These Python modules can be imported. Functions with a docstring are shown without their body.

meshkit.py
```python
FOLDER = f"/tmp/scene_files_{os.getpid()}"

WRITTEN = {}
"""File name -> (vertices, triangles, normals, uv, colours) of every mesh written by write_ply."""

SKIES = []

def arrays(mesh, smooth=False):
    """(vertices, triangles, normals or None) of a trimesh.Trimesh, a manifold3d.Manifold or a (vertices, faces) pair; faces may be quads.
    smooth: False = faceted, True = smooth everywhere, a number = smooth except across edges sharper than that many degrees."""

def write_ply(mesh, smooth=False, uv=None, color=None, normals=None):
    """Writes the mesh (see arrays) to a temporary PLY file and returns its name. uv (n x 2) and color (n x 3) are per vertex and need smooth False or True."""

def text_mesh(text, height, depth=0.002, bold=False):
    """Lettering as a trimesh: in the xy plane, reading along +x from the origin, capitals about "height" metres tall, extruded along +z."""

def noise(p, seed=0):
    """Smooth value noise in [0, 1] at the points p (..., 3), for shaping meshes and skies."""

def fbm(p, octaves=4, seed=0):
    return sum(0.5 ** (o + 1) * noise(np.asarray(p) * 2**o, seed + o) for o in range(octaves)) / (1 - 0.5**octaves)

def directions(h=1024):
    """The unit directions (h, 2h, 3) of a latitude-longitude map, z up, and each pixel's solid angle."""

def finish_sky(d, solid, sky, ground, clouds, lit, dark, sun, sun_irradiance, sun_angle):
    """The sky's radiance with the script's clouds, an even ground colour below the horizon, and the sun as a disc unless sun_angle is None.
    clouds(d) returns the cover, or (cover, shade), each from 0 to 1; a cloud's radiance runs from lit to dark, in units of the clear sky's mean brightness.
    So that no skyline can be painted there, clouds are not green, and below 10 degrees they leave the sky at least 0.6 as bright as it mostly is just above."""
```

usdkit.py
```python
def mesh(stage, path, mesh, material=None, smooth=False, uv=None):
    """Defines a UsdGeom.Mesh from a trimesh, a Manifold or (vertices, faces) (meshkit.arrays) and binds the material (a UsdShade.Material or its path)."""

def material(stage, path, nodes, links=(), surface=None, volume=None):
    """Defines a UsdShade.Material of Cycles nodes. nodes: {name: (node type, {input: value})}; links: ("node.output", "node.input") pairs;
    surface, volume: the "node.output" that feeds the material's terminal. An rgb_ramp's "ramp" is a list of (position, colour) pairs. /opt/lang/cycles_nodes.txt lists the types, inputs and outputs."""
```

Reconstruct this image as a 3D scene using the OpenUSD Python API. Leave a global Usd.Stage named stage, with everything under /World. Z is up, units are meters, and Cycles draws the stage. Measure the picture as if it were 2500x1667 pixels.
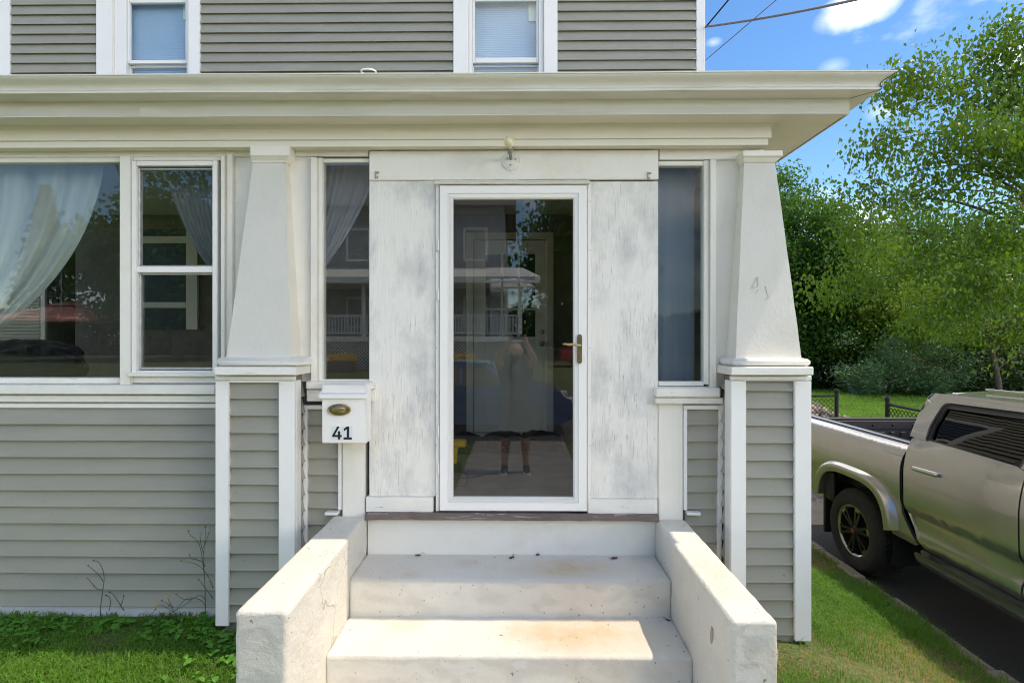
import math, random
import numpy as np, trimesh, manifold3d, usdkit, meshkit
from shapely import geometry as sg, affinity, union_all
from pxr import Usd, UsdGeom, UsdLux, UsdShade, Gf, Sdf, Vt

stage = Usd.Stage.CreateInMemory()
UsdGeom.SetStageUpAxis(stage, "Z"); UsdGeom.SetStageMetersPerUnit(stage, 1.0)
W = UsdGeom.Xform.Define(stage, "/World"); stage.SetDefaultPrim(W.GetPrim())
UsdGeom.Scope.Define(stage, "/World/Looks")

# ------------------------------------------------------------ camera, sky, sun
H = 1.80                       # eye height above the garden path
F, YAW, CX, CY = 1289.0, math.radians(0.62), 1250.0, 822.0     # lens measured on the 2500 px wide photograph
cam = UsdGeom.Camera.Define(stage, "/World/camera")
cam.CreateHorizontalApertureAttr(36.0); cam.CreateVerticalApertureAttr(36.0 * 682 / 1024)
cam.CreateFocalLengthAttr(36.0 * F / 2500)
cam.CreateVerticalApertureOffsetAttr(-36.0 * (833.5 - CY) / 2500)
cam.CreateClippingRangeAttr(Gf.Vec2f(0.05, 2000))
cam.CreateExposureAttr(1.08)
cam.AddTranslateOp().Set(Gf.Vec3d(0, 0, H)); cam.AddRotateXYZOp().Set(Gf.Vec3f(90, 0, math.degrees(YAW)))

SUN = np.array([1.0, 0.02, math.tan(math.radians(65.0))]); SUN /= np.linalg.norm(SUN)
sun = UsdLux.DistantLight.Define(stage, "/World/sun")
sun.CreateIntensityAttr(.5); sun.CreateAngleAttr(0.55); sun.CreateNormalizeAttr(True) if hasattr(sun, "CreateNormalizeAttr") else None
sun.CreateColorAttr(Gf.Vec3f(1.0, 0.87, 0.70))
_rot = Gf.Rotation(Gf.Vec3d(0, 0, 1), Gf.Vec3d(*map(float, SUN)))
sun.AddTransformOp().Set(Gf.Matrix4d().SetRotate(_rot))
sun.GetPrim().SetCustomDataByKey("kind", "structure")

def direction(x, y):
    u, v = (x - CX) / F, -(y - CY) / F
    d = np.array([-math.sin(YAW) + u * math.cos(YAW), math.cos(YAW) + u * math.sin(YAW), v])
    return d / np.linalg.norm(d)

sky_nodes = {
    "tc": ("texture_coordinate", {}),
    "sky": ("sky_texture", {"sky_type": "single_scattering", "sun_disc": False, "sun_elevation": math.asin(SUN[2]), "sun_rotation": math.atan2(SUN[0], SUN[1]),
                            "air_density": 1.0, "aerosol_density": 0.25, "ozone_density": 2.0, "altitude": 50.0}),
    "map": ("mapping", {"scale": (1.0, 1.0, 2.2), "location": (7.0, 1.3, .4)}),
    "n": ("noise_texture", {"scale": 1.5, "detail": 7, "roughness": 0.52, "distortion": 0.2}),
    "r": ("rgb_ramp", {"ramp": [(0.0, (0, 0, 0)), (.50, (0, 0, 0)), (.50 + .22, (.8, .8, .8)), (1, (.95, .95, .95))]}),
    "nf": ("noise_texture", {"scale": 9.0, "detail": 6, "roughness": 0.6}),
    "bg": ("background_shader", {"strength": .15}),
    "hs": ("hsv", {"saturation": 1.22, "value": 0.66}),
    "mx": ("mix", {"color2": tuple(18.5 * c for c in (1.0, .925, .80))}),
}
sky_links = [("tc.generated", "map.vector"), ("map.vector", "n.vector"), ("n.fac", "r.fac"), ("tc.generated", "nf.vector")]
# a few separate small clouds low over the trees, each a soft noise-edged patch of the dome
last = "r.color"
for i, (cx, cy, rad, amt) in enumerate([(2090, 20, .052, .85), (2035, 50, .028, .3), (2165, 268, .026, .16), (2035, 163, .020, .10), (2480, 140, .04, .5), (2060, 545, .07, .5), (1742, 104, .012, .15)]):
    d = direction(cx, cy)
    sky_nodes[f"v{i}"] = ("vector_math", {"math_type": "subtract", "vector2": tuple(d)})
    sky_nodes[f"s{i}"] = ("vector_math", {"math_type": "multiply", "vector2": (1.0, 1.0, 1.9)})
    sky_nodes[f"l{i}"] = ("vector_math", {"math_type": "length"})
    sky_nodes[f"q{i}"] = ("map_range", {"from_min": 0.0, "from_max": rad * 1.5, "to_min": 1.12, "to_max": 0.12, "clamp": True})
    sky_nodes[f"a{i}"] = ("math", {"math_type": "multiply"})
    sky_nodes[f"m{i}"] = ("map_range", {"from_min": 0.20, "from_max": 0.75, "to_min": 0.0, "to_max": amt * .75, "clamp": True})
    sky_nodes[f"x{i}"] = ("math", {"math_type": "maximum"})
    sky_links += [("tc.generated", f"v{i}.vector1"), (f"v{i}.vector", f"s{i}.vector1"), (f"s{i}.vector", f"l{i}.vector1"), (f"l{i}.value", f"q{i}.value"),
                  (f"q{i}.result", f"a{i}.value1"), ("nf.fac", f"a{i}.value2"), (f"a{i}.value", f"m{i}.value"), (last, f"x{i}.value1"), (f"m{i}.result", f"x{i}.value2")]
    last = f"x{i}.value"
sky_links += [("sky.color", "hs.color"), ("hs.color", "mx.color1"), (last, "mx.fac"), ("mx.color", "bg.color")]
skymat = usdkit.material(stage, "/World/Looks/sky", sky_nodes, sky_links, surface="bg.background")
dome = UsdLux.DomeLight.Define(stage, "/World/sky")
UsdShade.MaterialBindingAPI.Apply(dome.GetPrim()).Bind(skymat)
dome.GetPrim().SetCustomDataByKey("kind", "structure"); dome.GetPrim().SetCustomDataByKey("label", "blue summer sky with a few small white clouds"); dome.GetPrim().SetCustomDataByKey("category", "sky")

# ------------------------------------------------------------ helpers
def at(x, y, Y):
    "the point at depth Y that the photograph shows at pixel x, y (2500 px wide)"
    d = direction(x, y); return np.array([0, 0, H]) + d * (Y / d[1])
def PX(x, Y): return float(at(x, CY, Y)[0])
def PZ(y, Y, x=1264): return float(at(x, y, Y)[2])

USED = {}
def numbered(parent, name):
    k = (parent, name); n = USED[k] = USED.get(k, -1) + 1
    return name if n == 0 else f"{name}_{n:03d}"

XF = {}
class Node:
    def __init__(self, path, origin): self.path, self.origin = path, np.array(origin, float)
    @property
    def prim(self): return stage.GetPrimAtPath(self.path)
    def set(self, **kw):
        for k, v in kw.items():
            if v: self.prim.SetCustomDataByKey(k, v)
        return self
    def part(self, name, mesh, mat, smooth=False, label=None, kind=None):
        p = f"{self.path}/{numbered(self.path, name)}"
        if hasattr(mesh, "to_mesh"): mesh = trimesh.Trimesh(*(lambda m: (m.vert_properties[:, :3], m.tri_verts))(mesh.to_mesh()), process=False)
        elif isinstance(mesh, tuple): mesh = trimesh.Trimesh(mesh[0], mesh[1], process=False)
        mesh = mesh.copy()
        for k, f in XF.items():
            if (p + "/").startswith(k + "/"): mesh = f(mesh)
        mesh.apply_translation(-self.origin)
        usdkit.mesh(stage, p, mesh, M[mat], smooth=smooth)
        return Node(p, self.origin).set(label=label, kind=kind)
    def empty(self, name, label=None):
        p = f"{self.path}/{numbered(self.path, name)}"
        UsdGeom.Xform.Define(stage, p)
        return Node(p, self.origin).set(label=label)

def thing(name, label, category, origin=(0, 0, 0), group=None, kind=None):
    p = f"/World/{numbered('/World', name)}"
    x = UsdGeom.Xform.Define(stage, p); x.AddTranslateOp().Set(Gf.Vec3d(*map(float, origin)))
    return Node(p, origin).set(label=label, category=category, group=group, kind=kind)

def single(name, mesh, mat, label=None, category=None, group=None, kind=None, smooth=False):
    n = Node("/World", (0, 0, 0)).part(name, mesh, mat, smooth=smooth)
    return n.set(label=label, category=category, group=group, kind=kind)

def copy_of(src, origin, label=None, group=None, rotz=0, scale=None, category=None):
    was = src.prim.GetCustomData(); name = src.path.split("/")[-1].rstrip("0123456789").rstrip("_")
    n = thing(name, label or was["label"], category or was["category"], origin, group or was.get("group"))
    x = UsdGeom.Xformable(n.prim)
    n.prim.GetReferences().AddInternalReference(src.path)
    if rotz: x.AddRotateZOp().Set(rotz)
    if scale: x.AddScaleOp().Set(Gf.Vec3f(*scale))
    n.prim.SetInstanceable(True)
    return n

cat = trimesh.util.concatenate
def box(x0, x1, y0, y1, z0, z1, c=0.004):
    "a box with its edges chamfered by c"
    lo, hi = np.array([min(x0, x1), min(y0, y1), min(z0, z1)]), np.array([max(x0, x1), max(y0, y1), max(z0, z1)])
    c = min(c, 0.45 * (hi - lo).min())
    if c <= 0: return trimesh.creation.box(bounds=[lo, hi])
    pts = []
    for sx in (0, 1):
        for sy in (0, 1):
            for sz in (0, 1):
                p = np.where([sx, sy, sz], hi, lo); s = np.where([sx, sy, sz], -1, 1)
                for k in range(3):
                    q = p + s * c; q[k] = p[k]; pts.append(q)
    return trimesh.convex.convex_hull(np.array(pts))
def hull(pts): return trimesh.convex.convex_hull(np.array(pts, float))
def oriented(mesh, R=None, t=(0, 0, 0)):
    m = mesh.copy(); T = np.eye(4)
    if R is not None: T[:3, :3] = R
    T[:3, 3] = t; m.apply_transform(T); return m
def rotm(deg, axis, point=None): return trimesh.transformations.rotation_matrix(math.radians(deg), axis, point)
def tube(pts, r, sides=8, r1=None, cap=True):
    pts = np.asarray(pts, float); n = len(pts)
    rr = np.linspace(r, r if r1 is None else r1, n) if np.ndim(r) == 0 else np.asarray(r)
    tg = np.gradient(pts, axis=0); tg /= np.linalg.norm(tg, axis=1, keepdims=True) + 1e-12
    ref = np.array([0, 0, 1.0]) if abs(tg[0][2]) < .9 else np.array([1.0, 0, 0])
    u = np.cross(tg[0], ref); u /= np.linalg.norm(u); V = []
    for i in range(n):
        u = u - tg[i] * (u @ tg[i]); u /= np.linalg.norm(u) + 1e-12; w = np.cross(tg[i], u)
        a = np.arange(sides) * 2 * math.pi / sides
        V.append(pts[i] + rr[i] * (np.cos(a)[:, None] * u + np.sin(a)[:, None] * w))
    V = np.vstack(V); Fc = []
    for i in range(n - 1):
        for k in range(sides):
            a, b = i * sides + k, i * sides + (k + 1) % sides
            Fc += [[a, b, b + sides], [a, b + sides, a + sides]]
    if cap:
        for k in range(1, sides - 1):
            Fc += [[0, k + 1, k], [(n - 1) * sides, (n - 1) * sides + k, (n - 1) * sides + k + 1]]
    return trimesh.Trimesh(V, Fc, process=False)
def prism(profile, p0, p1, n, up=(0, 0, 1), segs=1, jitter=0, rng=None):
    "sweeps the closed profile [(outward, height)] from p0 to p1, n pointing outward"
    p0, p1, n, up = (np.asarray(v, float) for v in (p0, p1, n, up)); k = len(profile); V = []
    pr = np.asarray(profile, float)
    for s in range(segs + 1):
        j = np.zeros(2) if rng is None or jitter == 0 else rng.normal(0, jitter, 2)
        c = p0 + (p1 - p0) * s / segs
        V.append(c + np.outer(pr[:, 0] + j[0] * .6 * (pr[:, 0] > .003), n) + np.outer(pr[:, 1] + j[1] * .6, up))
    V = np.vstack(V); Fc = []
    for s in range(segs):
        for i in range(k):
            a, b = s * k + i, s * k + (i + 1) % k
            Fc += [[a, b, b + k], [a, b + k, a + k]]
    tri = trimesh.creation.triangulate_polygon(sg.Polygon(pr), engine="earcut")[1] if k > 3 else [[0, 1, 2]]
    try:
        for t in tri: Fc += [[t[0], t[1], t[2]], [segs * k + t[0], segs * k + t[2], segs * k + t[1]]]
    except Exception: pass
    m = trimesh.Trimesh(V, Fc, process=False); m.fix_normals(); return m
def rounded(x0, x1, y0, y1, z0, z1, r, refine, amp=0, freq=8, seed=0, keep=None):
    s = manifold3d.Manifold.sphere(r, 16); parts = []
    for x in (x0 + r, x1 - r):
        for y in (y0 + r, y1 - r):
            for z in (z0 + r, z1 - r): parts.append(s.translate([x, y, z]))
    m = manifold3d.Manifold.batch_hull(parts).refine_to_length(refine).to_mesh()
    t = trimesh.Trimesh(m.vert_properties[:, :3], m.tri_verts, process=True)
    if amp:
        d = (meshkit.fbm(t.vertices * freq, 4, seed) - .5) * 2 * amp
        t.vertices = t.vertices + t.vertex_normals * d[:, None]
    return t
def lathe(profile, axis="z", n=32):
    m = trimesh.creation.revolve(np.asarray(profile, float), sections=n)
    if axis == "y": m.apply_transform(rotm(90, [1, 0, 0]))      # +z becomes -y (towards the street)
    if axis == "x": m.apply_transform(rotm(-90, [0, 1, 0]))     # +z becomes -x
    return m
def loft_grid(P):
    "P (n, m, 3) to a mesh"
    n, m = P.shape[:2]; i = np.arange(n * m).reshape(n, m)
    q = np.stack([i[:-1, :-1], i[1:, :-1], i[1:, 1:], i[:-1, 1:]], -1).reshape(-1, 4)
    return trimesh.Trimesh(P.reshape(-1, 3), np.vstack([q[:, [0, 1, 2]], q[:, [0, 2, 3]]]), process=False)
def solidify(m, t):
    v, f, n = np.array(m.vertices), np.array(m.faces), np.array(m.vertex_normals)
    return trimesh.Trimesh(np.vstack([v, v - n * t]), np.vstack([f, f[:, ::-1] + len(v)]), process=False)
def frame_mesh(x0, x1, z0, z1, w, y0, y1, wt=None, wb=None, c=.003):
    "four bars butted round an opening, outer size x0..x1, z0..z1"
    wt, wb = wt or w, wb or w
    return cat([box(x0, x0 + w, y0, y1, z0, z1, c), box(x1 - w, x1, y0, y1, z0, z1, c), box(x0 + w + .0005, x1 - w - .0005, y0 + .001, y1, z1 - wt, z1 - .0005, c), box(x0 + w + .0005, x1 - w - .0005, y0 + .001, y1, z0 + .0005, z0 + wb, c)])

# ------------------------------------------------------------ materials
M = {}
def add(name, nodes, links, surface="p.BSDF", volume=None):
    M[name] = usdkit.material(stage, f"/World/Looks/{name}", nodes, links, surface=surface, volume=volume)
def plain(name, col, rough=.5, metal=0, coat=0, spec=.5, var=.06, scale=6, bump=0, bscale=60, sheen=0):
    lo, hi = tuple(c * (1 - var) for c in col), tuple(min(1, c * (1 + var)) for c in col)
    nodes = {"g": ("geometry", {}), "n": ("noise_texture", {"scale": scale, "detail": 4}), "r": ("rgb_ramp", {"ramp": [(.3, lo), (.7, hi)]}),
             "p": ("principled_bsdf", {"roughness": rough, "metallic": metal, "coat_weight": coat, "specular_ior_level": spec, "sheen_weight": sheen})}
    links = [("g.position", "n.vector"), ("n.fac", "r.fac"), ("r.color", "p.base_color")]
    if bump:
        nodes["bn"] = ("noise_texture", {"scale": bscale, "detail": 4}); nodes["b"] = ("bump", {"strength": bump, "distance": .004})
        links += [("g.position", "bn.vector"), ("bn.fac", "b.height"), ("b.normal", "p.normal")]
    add(name, nodes, links)
def aged(name, col, rough=.5, dirt=(.42, .36, .25), dirt_amt=.35, crack=(.16, .14, .12), crack_scale=(9, 9, 9), crack_at=.70, crack_amt=.8, stretch_dirt=(2, 2, 2), bump=.25, bscale=(30, 30, 30), bdist=.003, var=.05, dirt_at=.50):
    "old paint: soft grime, darker flecks where it has cracked or flaked, brush relief"
    lo, hi = tuple(c * (1 - var) for c in col), tuple(min(1, c * (1 + var * .6)) for c in col)
    nodes = {"g": ("geometry", {}), "ma": ("mapping", {"scale": stretch_dirt}), "n1": ("noise_texture", {"scale": 1.5, "detail": 6, "roughness": .62}),
             "r1": ("rgb_ramp", {"ramp": [(.3, lo), (.7, hi)]}),
             "r2": ("rgb_ramp", {"ramp": [(dirt_at, (0, 0, 0)), (dirt_at + .28, (dirt_amt,) * 3)]}), "mb": ("mapping", {"scale": crack_scale}),
             "n2": ("noise_texture", {"scale": 1.0, "detail": 5, "roughness": .65, "distortion": .4}), "r3": ("rgb_ramp", {"ramp": [(crack_at, (0, 0, 0)), (crack_at + .035, (crack_amt,) * 3)]}),
             "n3": ("noise_texture", {"scale": 2.3, "detail": 2}), "r4": ("rgb_ramp", {"ramp": [(.42, (0, 0, 0)), (.62, (1, 1, 1))]}), "cm": ("math", {"math_type": "multiply"}),
             "m1": ("mix", {"color2": dirt}), "m2": ("mix", {"color2": crack}), "mc": ("mapping", {"scale": bscale}), "n4": ("noise_texture", {"scale": 1, "detail": 5, "roughness": .6}),
             "sub": ("math", {"math_type": "subtract"}), "b": ("bump", {"strength": bump, "distance": bdist}), "p": ("principled_bsdf", {"roughness": rough})}
    links = [("g.position", "ma.vector"), ("ma.vector", "n1.vector"), ("n1.fac", "r1.fac"), ("n1.fac", "r2.fac"), ("g.position", "mb.vector"), ("mb.vector", "n2.vector"), ("n2.fac", "r3.fac"),
             ("g.position", "n3.vector"), ("n3.fac", "r4.fac"), ("r3.color", "cm.value1"), ("r4.color", "cm.value2"), ("r1.color", "m1.color1"), ("r2.color", "m1.fac"),
             ("m1.color", "m2.color1"), ("cm.value", "m2.fac"), ("m2.color", "p.base_color"), ("g.position", "mc.vector"), ("mc.vector", "n4.vector"), ("n4.fac", "sub.value1"), ("cm.value", "sub.value2"),
             ("sub.value", "b.height"), ("b.normal", "p.normal")]
    add(name, nodes, links)

aged("old_white", (.81, .77, .675), crack_scale=(24, 24, 16), crack_at=.69, dirt=(.50, .44, .30), dirt_amt=.45, bump=.55)
aged("column_white", (.82, .775, .675), crack_scale=(26, 26, 12), crack_at=.705, dirt=(.55, .48, .34), dirt_amt=.28, bump=.45, bscale=(45, 45, 30), bdist=.004)
aged("flaking_white", (.81, .775, .69), crack_scale=(9, 30, 55), crack_at=.665, dirt=(.45, .40, .32), dirt_amt=.45, bump=.6, bscale=(12, 40, 70), bdist=.005)
aged("soffit_paint", (.81, .755, .62), crack_scale=(8, 20, 20), crack_at=.74, dirt=(.50, .44, .28), dirt_amt=.4, bump=.2, stretch_dirt=(.8, 3, 3))
aged("plywood", (.83, .79, .705), crack_scale=(150, 40, 8), crack_at=.595, crack=(.36, .34, .31), crack_amt=.5, dirt=(.46, .45, .43), dirt_amt=.85, stretch_dirt=(4.2, 4, 2.2), dirt_at=.44, bump=.8, bscale=(120, 60, 5), bdist=.004, rough=.65)
aged("riser_board", (.76, .735, .655), crack_scale=(6, 20, 30), crack_at=.68, dirt=(.42, .38, .30), dirt_amt=.45, bump=.3, bscale=(8, 20, 30))
aged("gutter_paint", (.80, .765, .67), crack_scale=(30, 30, 30), crack_at=.78, dirt=(.45, .41, .28), dirt_amt=.5, bump=.06, stretch_dirt=(1.2, 6, 9), rough=.4)
plain("trim_white", (.84, .80, .735), .38, var=.02, scale=3)
plain("vinyl_white", (.84, .81, .755), .33, var=.015, scale=3)
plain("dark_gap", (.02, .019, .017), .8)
plain("mill_alloy", (.52, .52, .50), .45, metal=.6, var=.15, scale=25)
plain("sheathing", (.25, .23, .2), .8)
add("siding_vinyl", {"g": ("geometry", {}), "ma": ("mapping", {"scale": (1.2, 1.2, 5)}), "n": ("noise_texture", {"scale": 2.2, "detail": 6}), "r": ("rgb_ramp", {"ramp": [(.3, (.41, .385, .305)), (.72, (.465, .437, .348))]}),
    "hv": ("hsv", {}), "rv": ("map_range", {"from_min": 0, "from_max": 1, "to_min": .95, "to_max": 1.05}), "oi": ("geometry", {}),
    "mb": ("mapping", {"scale": (6, 60, 60)}), "bn": ("noise_texture", {"scale": 1.5, "detail": 5}), "b": ("bump", {"strength": .10, "distance": .003}), "sp": ("noise_texture", {"scale": 55, "detail": 2}),
    "sr": ("rgb_ramp", {"ramp": [(.735, (0, 0, 0)), (.76, (.55, .55, .55))]}), "hs": ("hsv", {"saturation": 1.22, "value": 0.66}),
    "mx": ("mix", {"color2": (.12, .11, .09)}), "p": ("principled_bsdf", {"roughness": .48})},
    [("g.position", "ma.vector"), ("ma.vector", "n.vector"), ("n.fac", "r.fac"), ("r.color", "hv.color"), ("oi.random_per_island", "rv.value"), ("rv.result", "hv.value"), ("g.position", "sp.vector"), ("sp.fac", "sr.fac"),
     ("hv.color", "mx.color1"), ("sr.color", "mx.fac"), ("mx.color", "p.base_color"), ("g.position", "mb.vector"), ("mb.vector", "bn.vector"), ("bn.fac", "b.height"), ("b.normal", "p.normal")])
# stucco: painted cement with trowel ridges, chips and rusty-brown stains on the treads
add("stucco", {"g": ("geometry", {}), "n1": ("noise_texture", {"scale": 3, "detail": 5}), "r1": ("rgb_ramp", {"ramp": [(.3, (.63, .59, .505)), (.7, (.70, .66, .575))]}),
    "n2": ("noise_texture", {"scale": 38, "detail": 3, "roughness": .6}), "r2": ("rgb_ramp", {"ramp": [(.69, (0, 0, 0)), (.715, (.85, .85, .85))]}), "m2": ("mix", {"color2": (.17, .14, .10)}),
    "n3": ("noise_texture", {"scale": 2.4, "detail": 5, "roughness": .6}), "r3": ("rgb_ramp", {"ramp": [(.50, (0, 0, 0)), (.75, (.4, .4, .4))]}), "m3": ("mix", {"color2": (.56, .44, .27)}),
    "n4": ("noise_texture", {"scale": 13, "detail": 9, "roughness": .68, "distortion": .25}), "n5": ("noise_texture", {"scale": 60, "detail": 4}), "ad": ("math", {"math_type": "multiply_add", "value2": .25}),
    "b": ("bump", {"strength": 1.0, "distance": .011}), "nd": ("noise_texture", {"scale": 5, "detail": 4}), "vm": ("vector_math", {"math_type": "multiply_add", "vector2": (.25, .25, .25)}), "vo": ("voronoi_texture", {"scale": 3.2, "feature": "distance_to_edge"}), "cr": ("rgb_ramp", {"ramp": [(0, (.75, .75, .75)), (.008, (.3, .3, .3)), (.014, (0, 0, 0))]}), "mk": ("noise_texture", {"scale": 2.1}), "mr": ("rgb_ramp", {"ramp": [(.5, (0, 0, 0)), (.6, (1, 1, 1))]}), "mm": ("math", {"math_type": "multiply"}), "m4": ("mix", {"color2": (.24, .20, .16)}), "p": ("principled_bsdf", {"roughness": .62})},
    [("g.position", "n1.vector"), ("g.position", "n2.vector"), ("g.position", "n3.vector"), ("g.position", "n4.vector"), ("g.position", "n5.vector"), ("n1.fac", "r1.fac"), ("n2.fac", "r2.fac"), ("n3.fac", "r3.fac"),
     ("r1.color", "m3.color1"), ("r3.color", "m3.fac"), ("m3.color", "m2.color1"), ("r2.color", "m2.fac"), ("g.position", "nd.vector"), ("nd.color", "vm.vector1"), ("g.position", "vm.vector3"), ("vm.vector", "vo.vector"), ("vo.distance", "cr.fac"), ("g.position", "mk.vector"), ("mk.fac", "mr.fac"), ("cr.color", "mm.value1"), ("mr.color", "mm.value2"), ("mm.value", "m4.fac"), ("m2.color", "m4.color1"), ("m4.color", "p.base_color"), ("n5.fac", "ad.value1"), ("n4.fac", "ad.value3"), ("ad.value", "b.height"), ("b.normal", "p.normal")])
def stained_tread(name, spots):
    nodes = {"g": ("geometry", {}), "n1": ("noise_texture", {"scale": 3, "detail": 5}), "r1": ("rgb_ramp", {"ramp": [(.3, (.63, .595, .515)), (.7, (.70, .665, .585))]}),
        "n2": ("noise_texture", {"scale": 46, "detail": 3, "roughness": .6}), "r2": ("rgb_ramp", {"ramp": [(.685, (0, 0, 0)), (.71, (.85, .85, .85))]}), "m2": ("mix", {"color2": (.14, .11, .08)}), "nw": ("noise_texture", {"scale": 6, "detail": 5, "roughness": .65}),
        "n4": ("noise_texture", {"scale": 14, "detail": 9, "roughness": .68, "distortion": .25}), "b": ("bump", {"strength": .8, "distance": .009}), "p": ("principled_bsdf", {"roughness": .6})}
    links = [("g.position", k + ".vector") for k in ("n1", "n2", "n4", "nw")] + [("n1.fac", "r1.fac"), ("n2.fac", "r2.fac")]
    last = "r1.color"
    for i, (c, sc, rad, amt) in enumerate(spots):
        nodes.update({f"v{i}": ("vector_math", {"math_type": "subtract", "vector2": c}), f"s{i}": ("vector_math", {"math_type": "multiply", "vector2": sc}), f"l{i}": ("vector_math", {"math_type": "length"}),
            f"q{i}": ("map_range", {"from_min": 0, "from_max": rad, "to_min": 1, "to_max": 0, "clamp": True}), f"a{i}": ("math", {"math_type": "multiply"}), f"w{i}": ("map_range", {"from_min": .1, "from_max": .55, "to_min": 0, "to_max": amt, "clamp": True}), f"m{i}x": ("mix", {"color2": (.55, .39, .20)})})
        links += [("g.position", f"v{i}.vector1"), (f"v{i}.vector", f"s{i}.vector1"), (f"s{i}.vector", f"l{i}.vector1"), (f"l{i}.value", f"q{i}.value"), (f"q{i}.result", f"a{i}.value1"), ("nw.fac", f"a{i}.value2"),
                  (f"a{i}.value", f"w{i}.value"), (f"w{i}.result", f"m{i}x.fac"), (last, f"m{i}x.color1")]
        last = f"m{i}x.color"
    links += [(last, "m2.color1"), ("r2.color", "m2.fac"), ("m2.color", "p.base_color"), ("n4.fac", "b.height"), ("b.normal", "p.normal")]
    add(name, nodes, links)
stained_tread("upper_tread", [((.28, 3.03, .47), (1, 2.2, 1), .48, .85), ((-.3, 3.1, .47), (2, 2.5, 1), .25, .45), ((-.6, 2.95, .47), (2, 2.5, 1), .2, .35)])
stained_tread("lower_tread", [((.35, 2.72, .27), (1, 2.0, 1), .58, .95), ((.03, 2.75, .27), (1.5, 2, 1), .35, .6), ((-.6, 2.8, .27), (1.6, 2, 1), .3, .4)])
aged("weathered_sill", (.21, .155, .125), crack_scale=(6, 30, 60), crack_at=.56, crack=(.55, .52, .48), crack_amt=.7, dirt=(.06, .04, .03), dirt_amt=.7, bump=.9, bscale=(6, 60, 90), bdist=.006, rough=.85)
def glass(name, f0=.09, tint=(.93, .95, .95), rough=.0):
    "a pane: clear, mirroring more towards grazing (f0 at each of its two faces)"
    add(name, {"l": ("layer_weight", {"blend": .5}), "pw": ("math", {"math_type": "power", "value2": 5.0}), "f": ("math", {"math_type": "multiply_add", "value2": 1 - f0, "value3": f0}), "t": ("transparent_bsdf", {"color": tint}), "g": ("glossy_bsdf", {"color": (1, 1, 1), "roughness": rough}), "m": ("mix_closure", {})},
        [("l.facing", "pw.value1"), ("pw.value", "f.value1"), ("f.value", "m.fac"), ("t.BSDF", "m.closure1"), ("g.BSDF", "m.closure2")], surface="m.closure")
glass("window_glass", .062); glass("sidelight_glass", .014); glass("upper_glass", .03, (.95, .98, 1.0)); glass("car_glass", .05, (.03, .032, .034)); glass("door_glass", .06, (.93, .94, .93))
def cloth(name, col, trans=.4, rough=.9, scale=300, clear=0.0):
    add(name, {"g": ("geometry", {}), "n": ("noise_texture", {"scale": scale, "detail": 2}), "b": ("bump", {"strength": .15, "distance": .002}), "p": ("principled_bsdf", {"base_color": col, "roughness": rough, "sheen_weight": .15}), "t": ("translucent_bsdf", {"color": col}), "m": ("mix_closure", {"fac": trans}), "tr": ("transparent_bsdf", {}), "mc": ("mix_closure", {"fac": clear})},
        [("g.position", "n.vector"), ("n.fac", "b.height"), ("b.normal", "p.normal"), ("p.BSDF", "m.closure1"), ("t.BSDF", "m.closure2"), ("m.closure", "mc.closure1"), ("tr.BSDF", "mc.closure2")], surface="mc.closure")
cloth("sheer_cloth", (.76, .79, .74), .45, clear=.28); cloth("grey_cloth", (.30, .29, .31), .2); cloth("pale_grey_cloth", (.50, .51, .54), .3); cloth("blue_grey_cloth", (.25, .30, .36), .25); cloth("black_cloth", (.02, .02, .024), 0.05)
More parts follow.
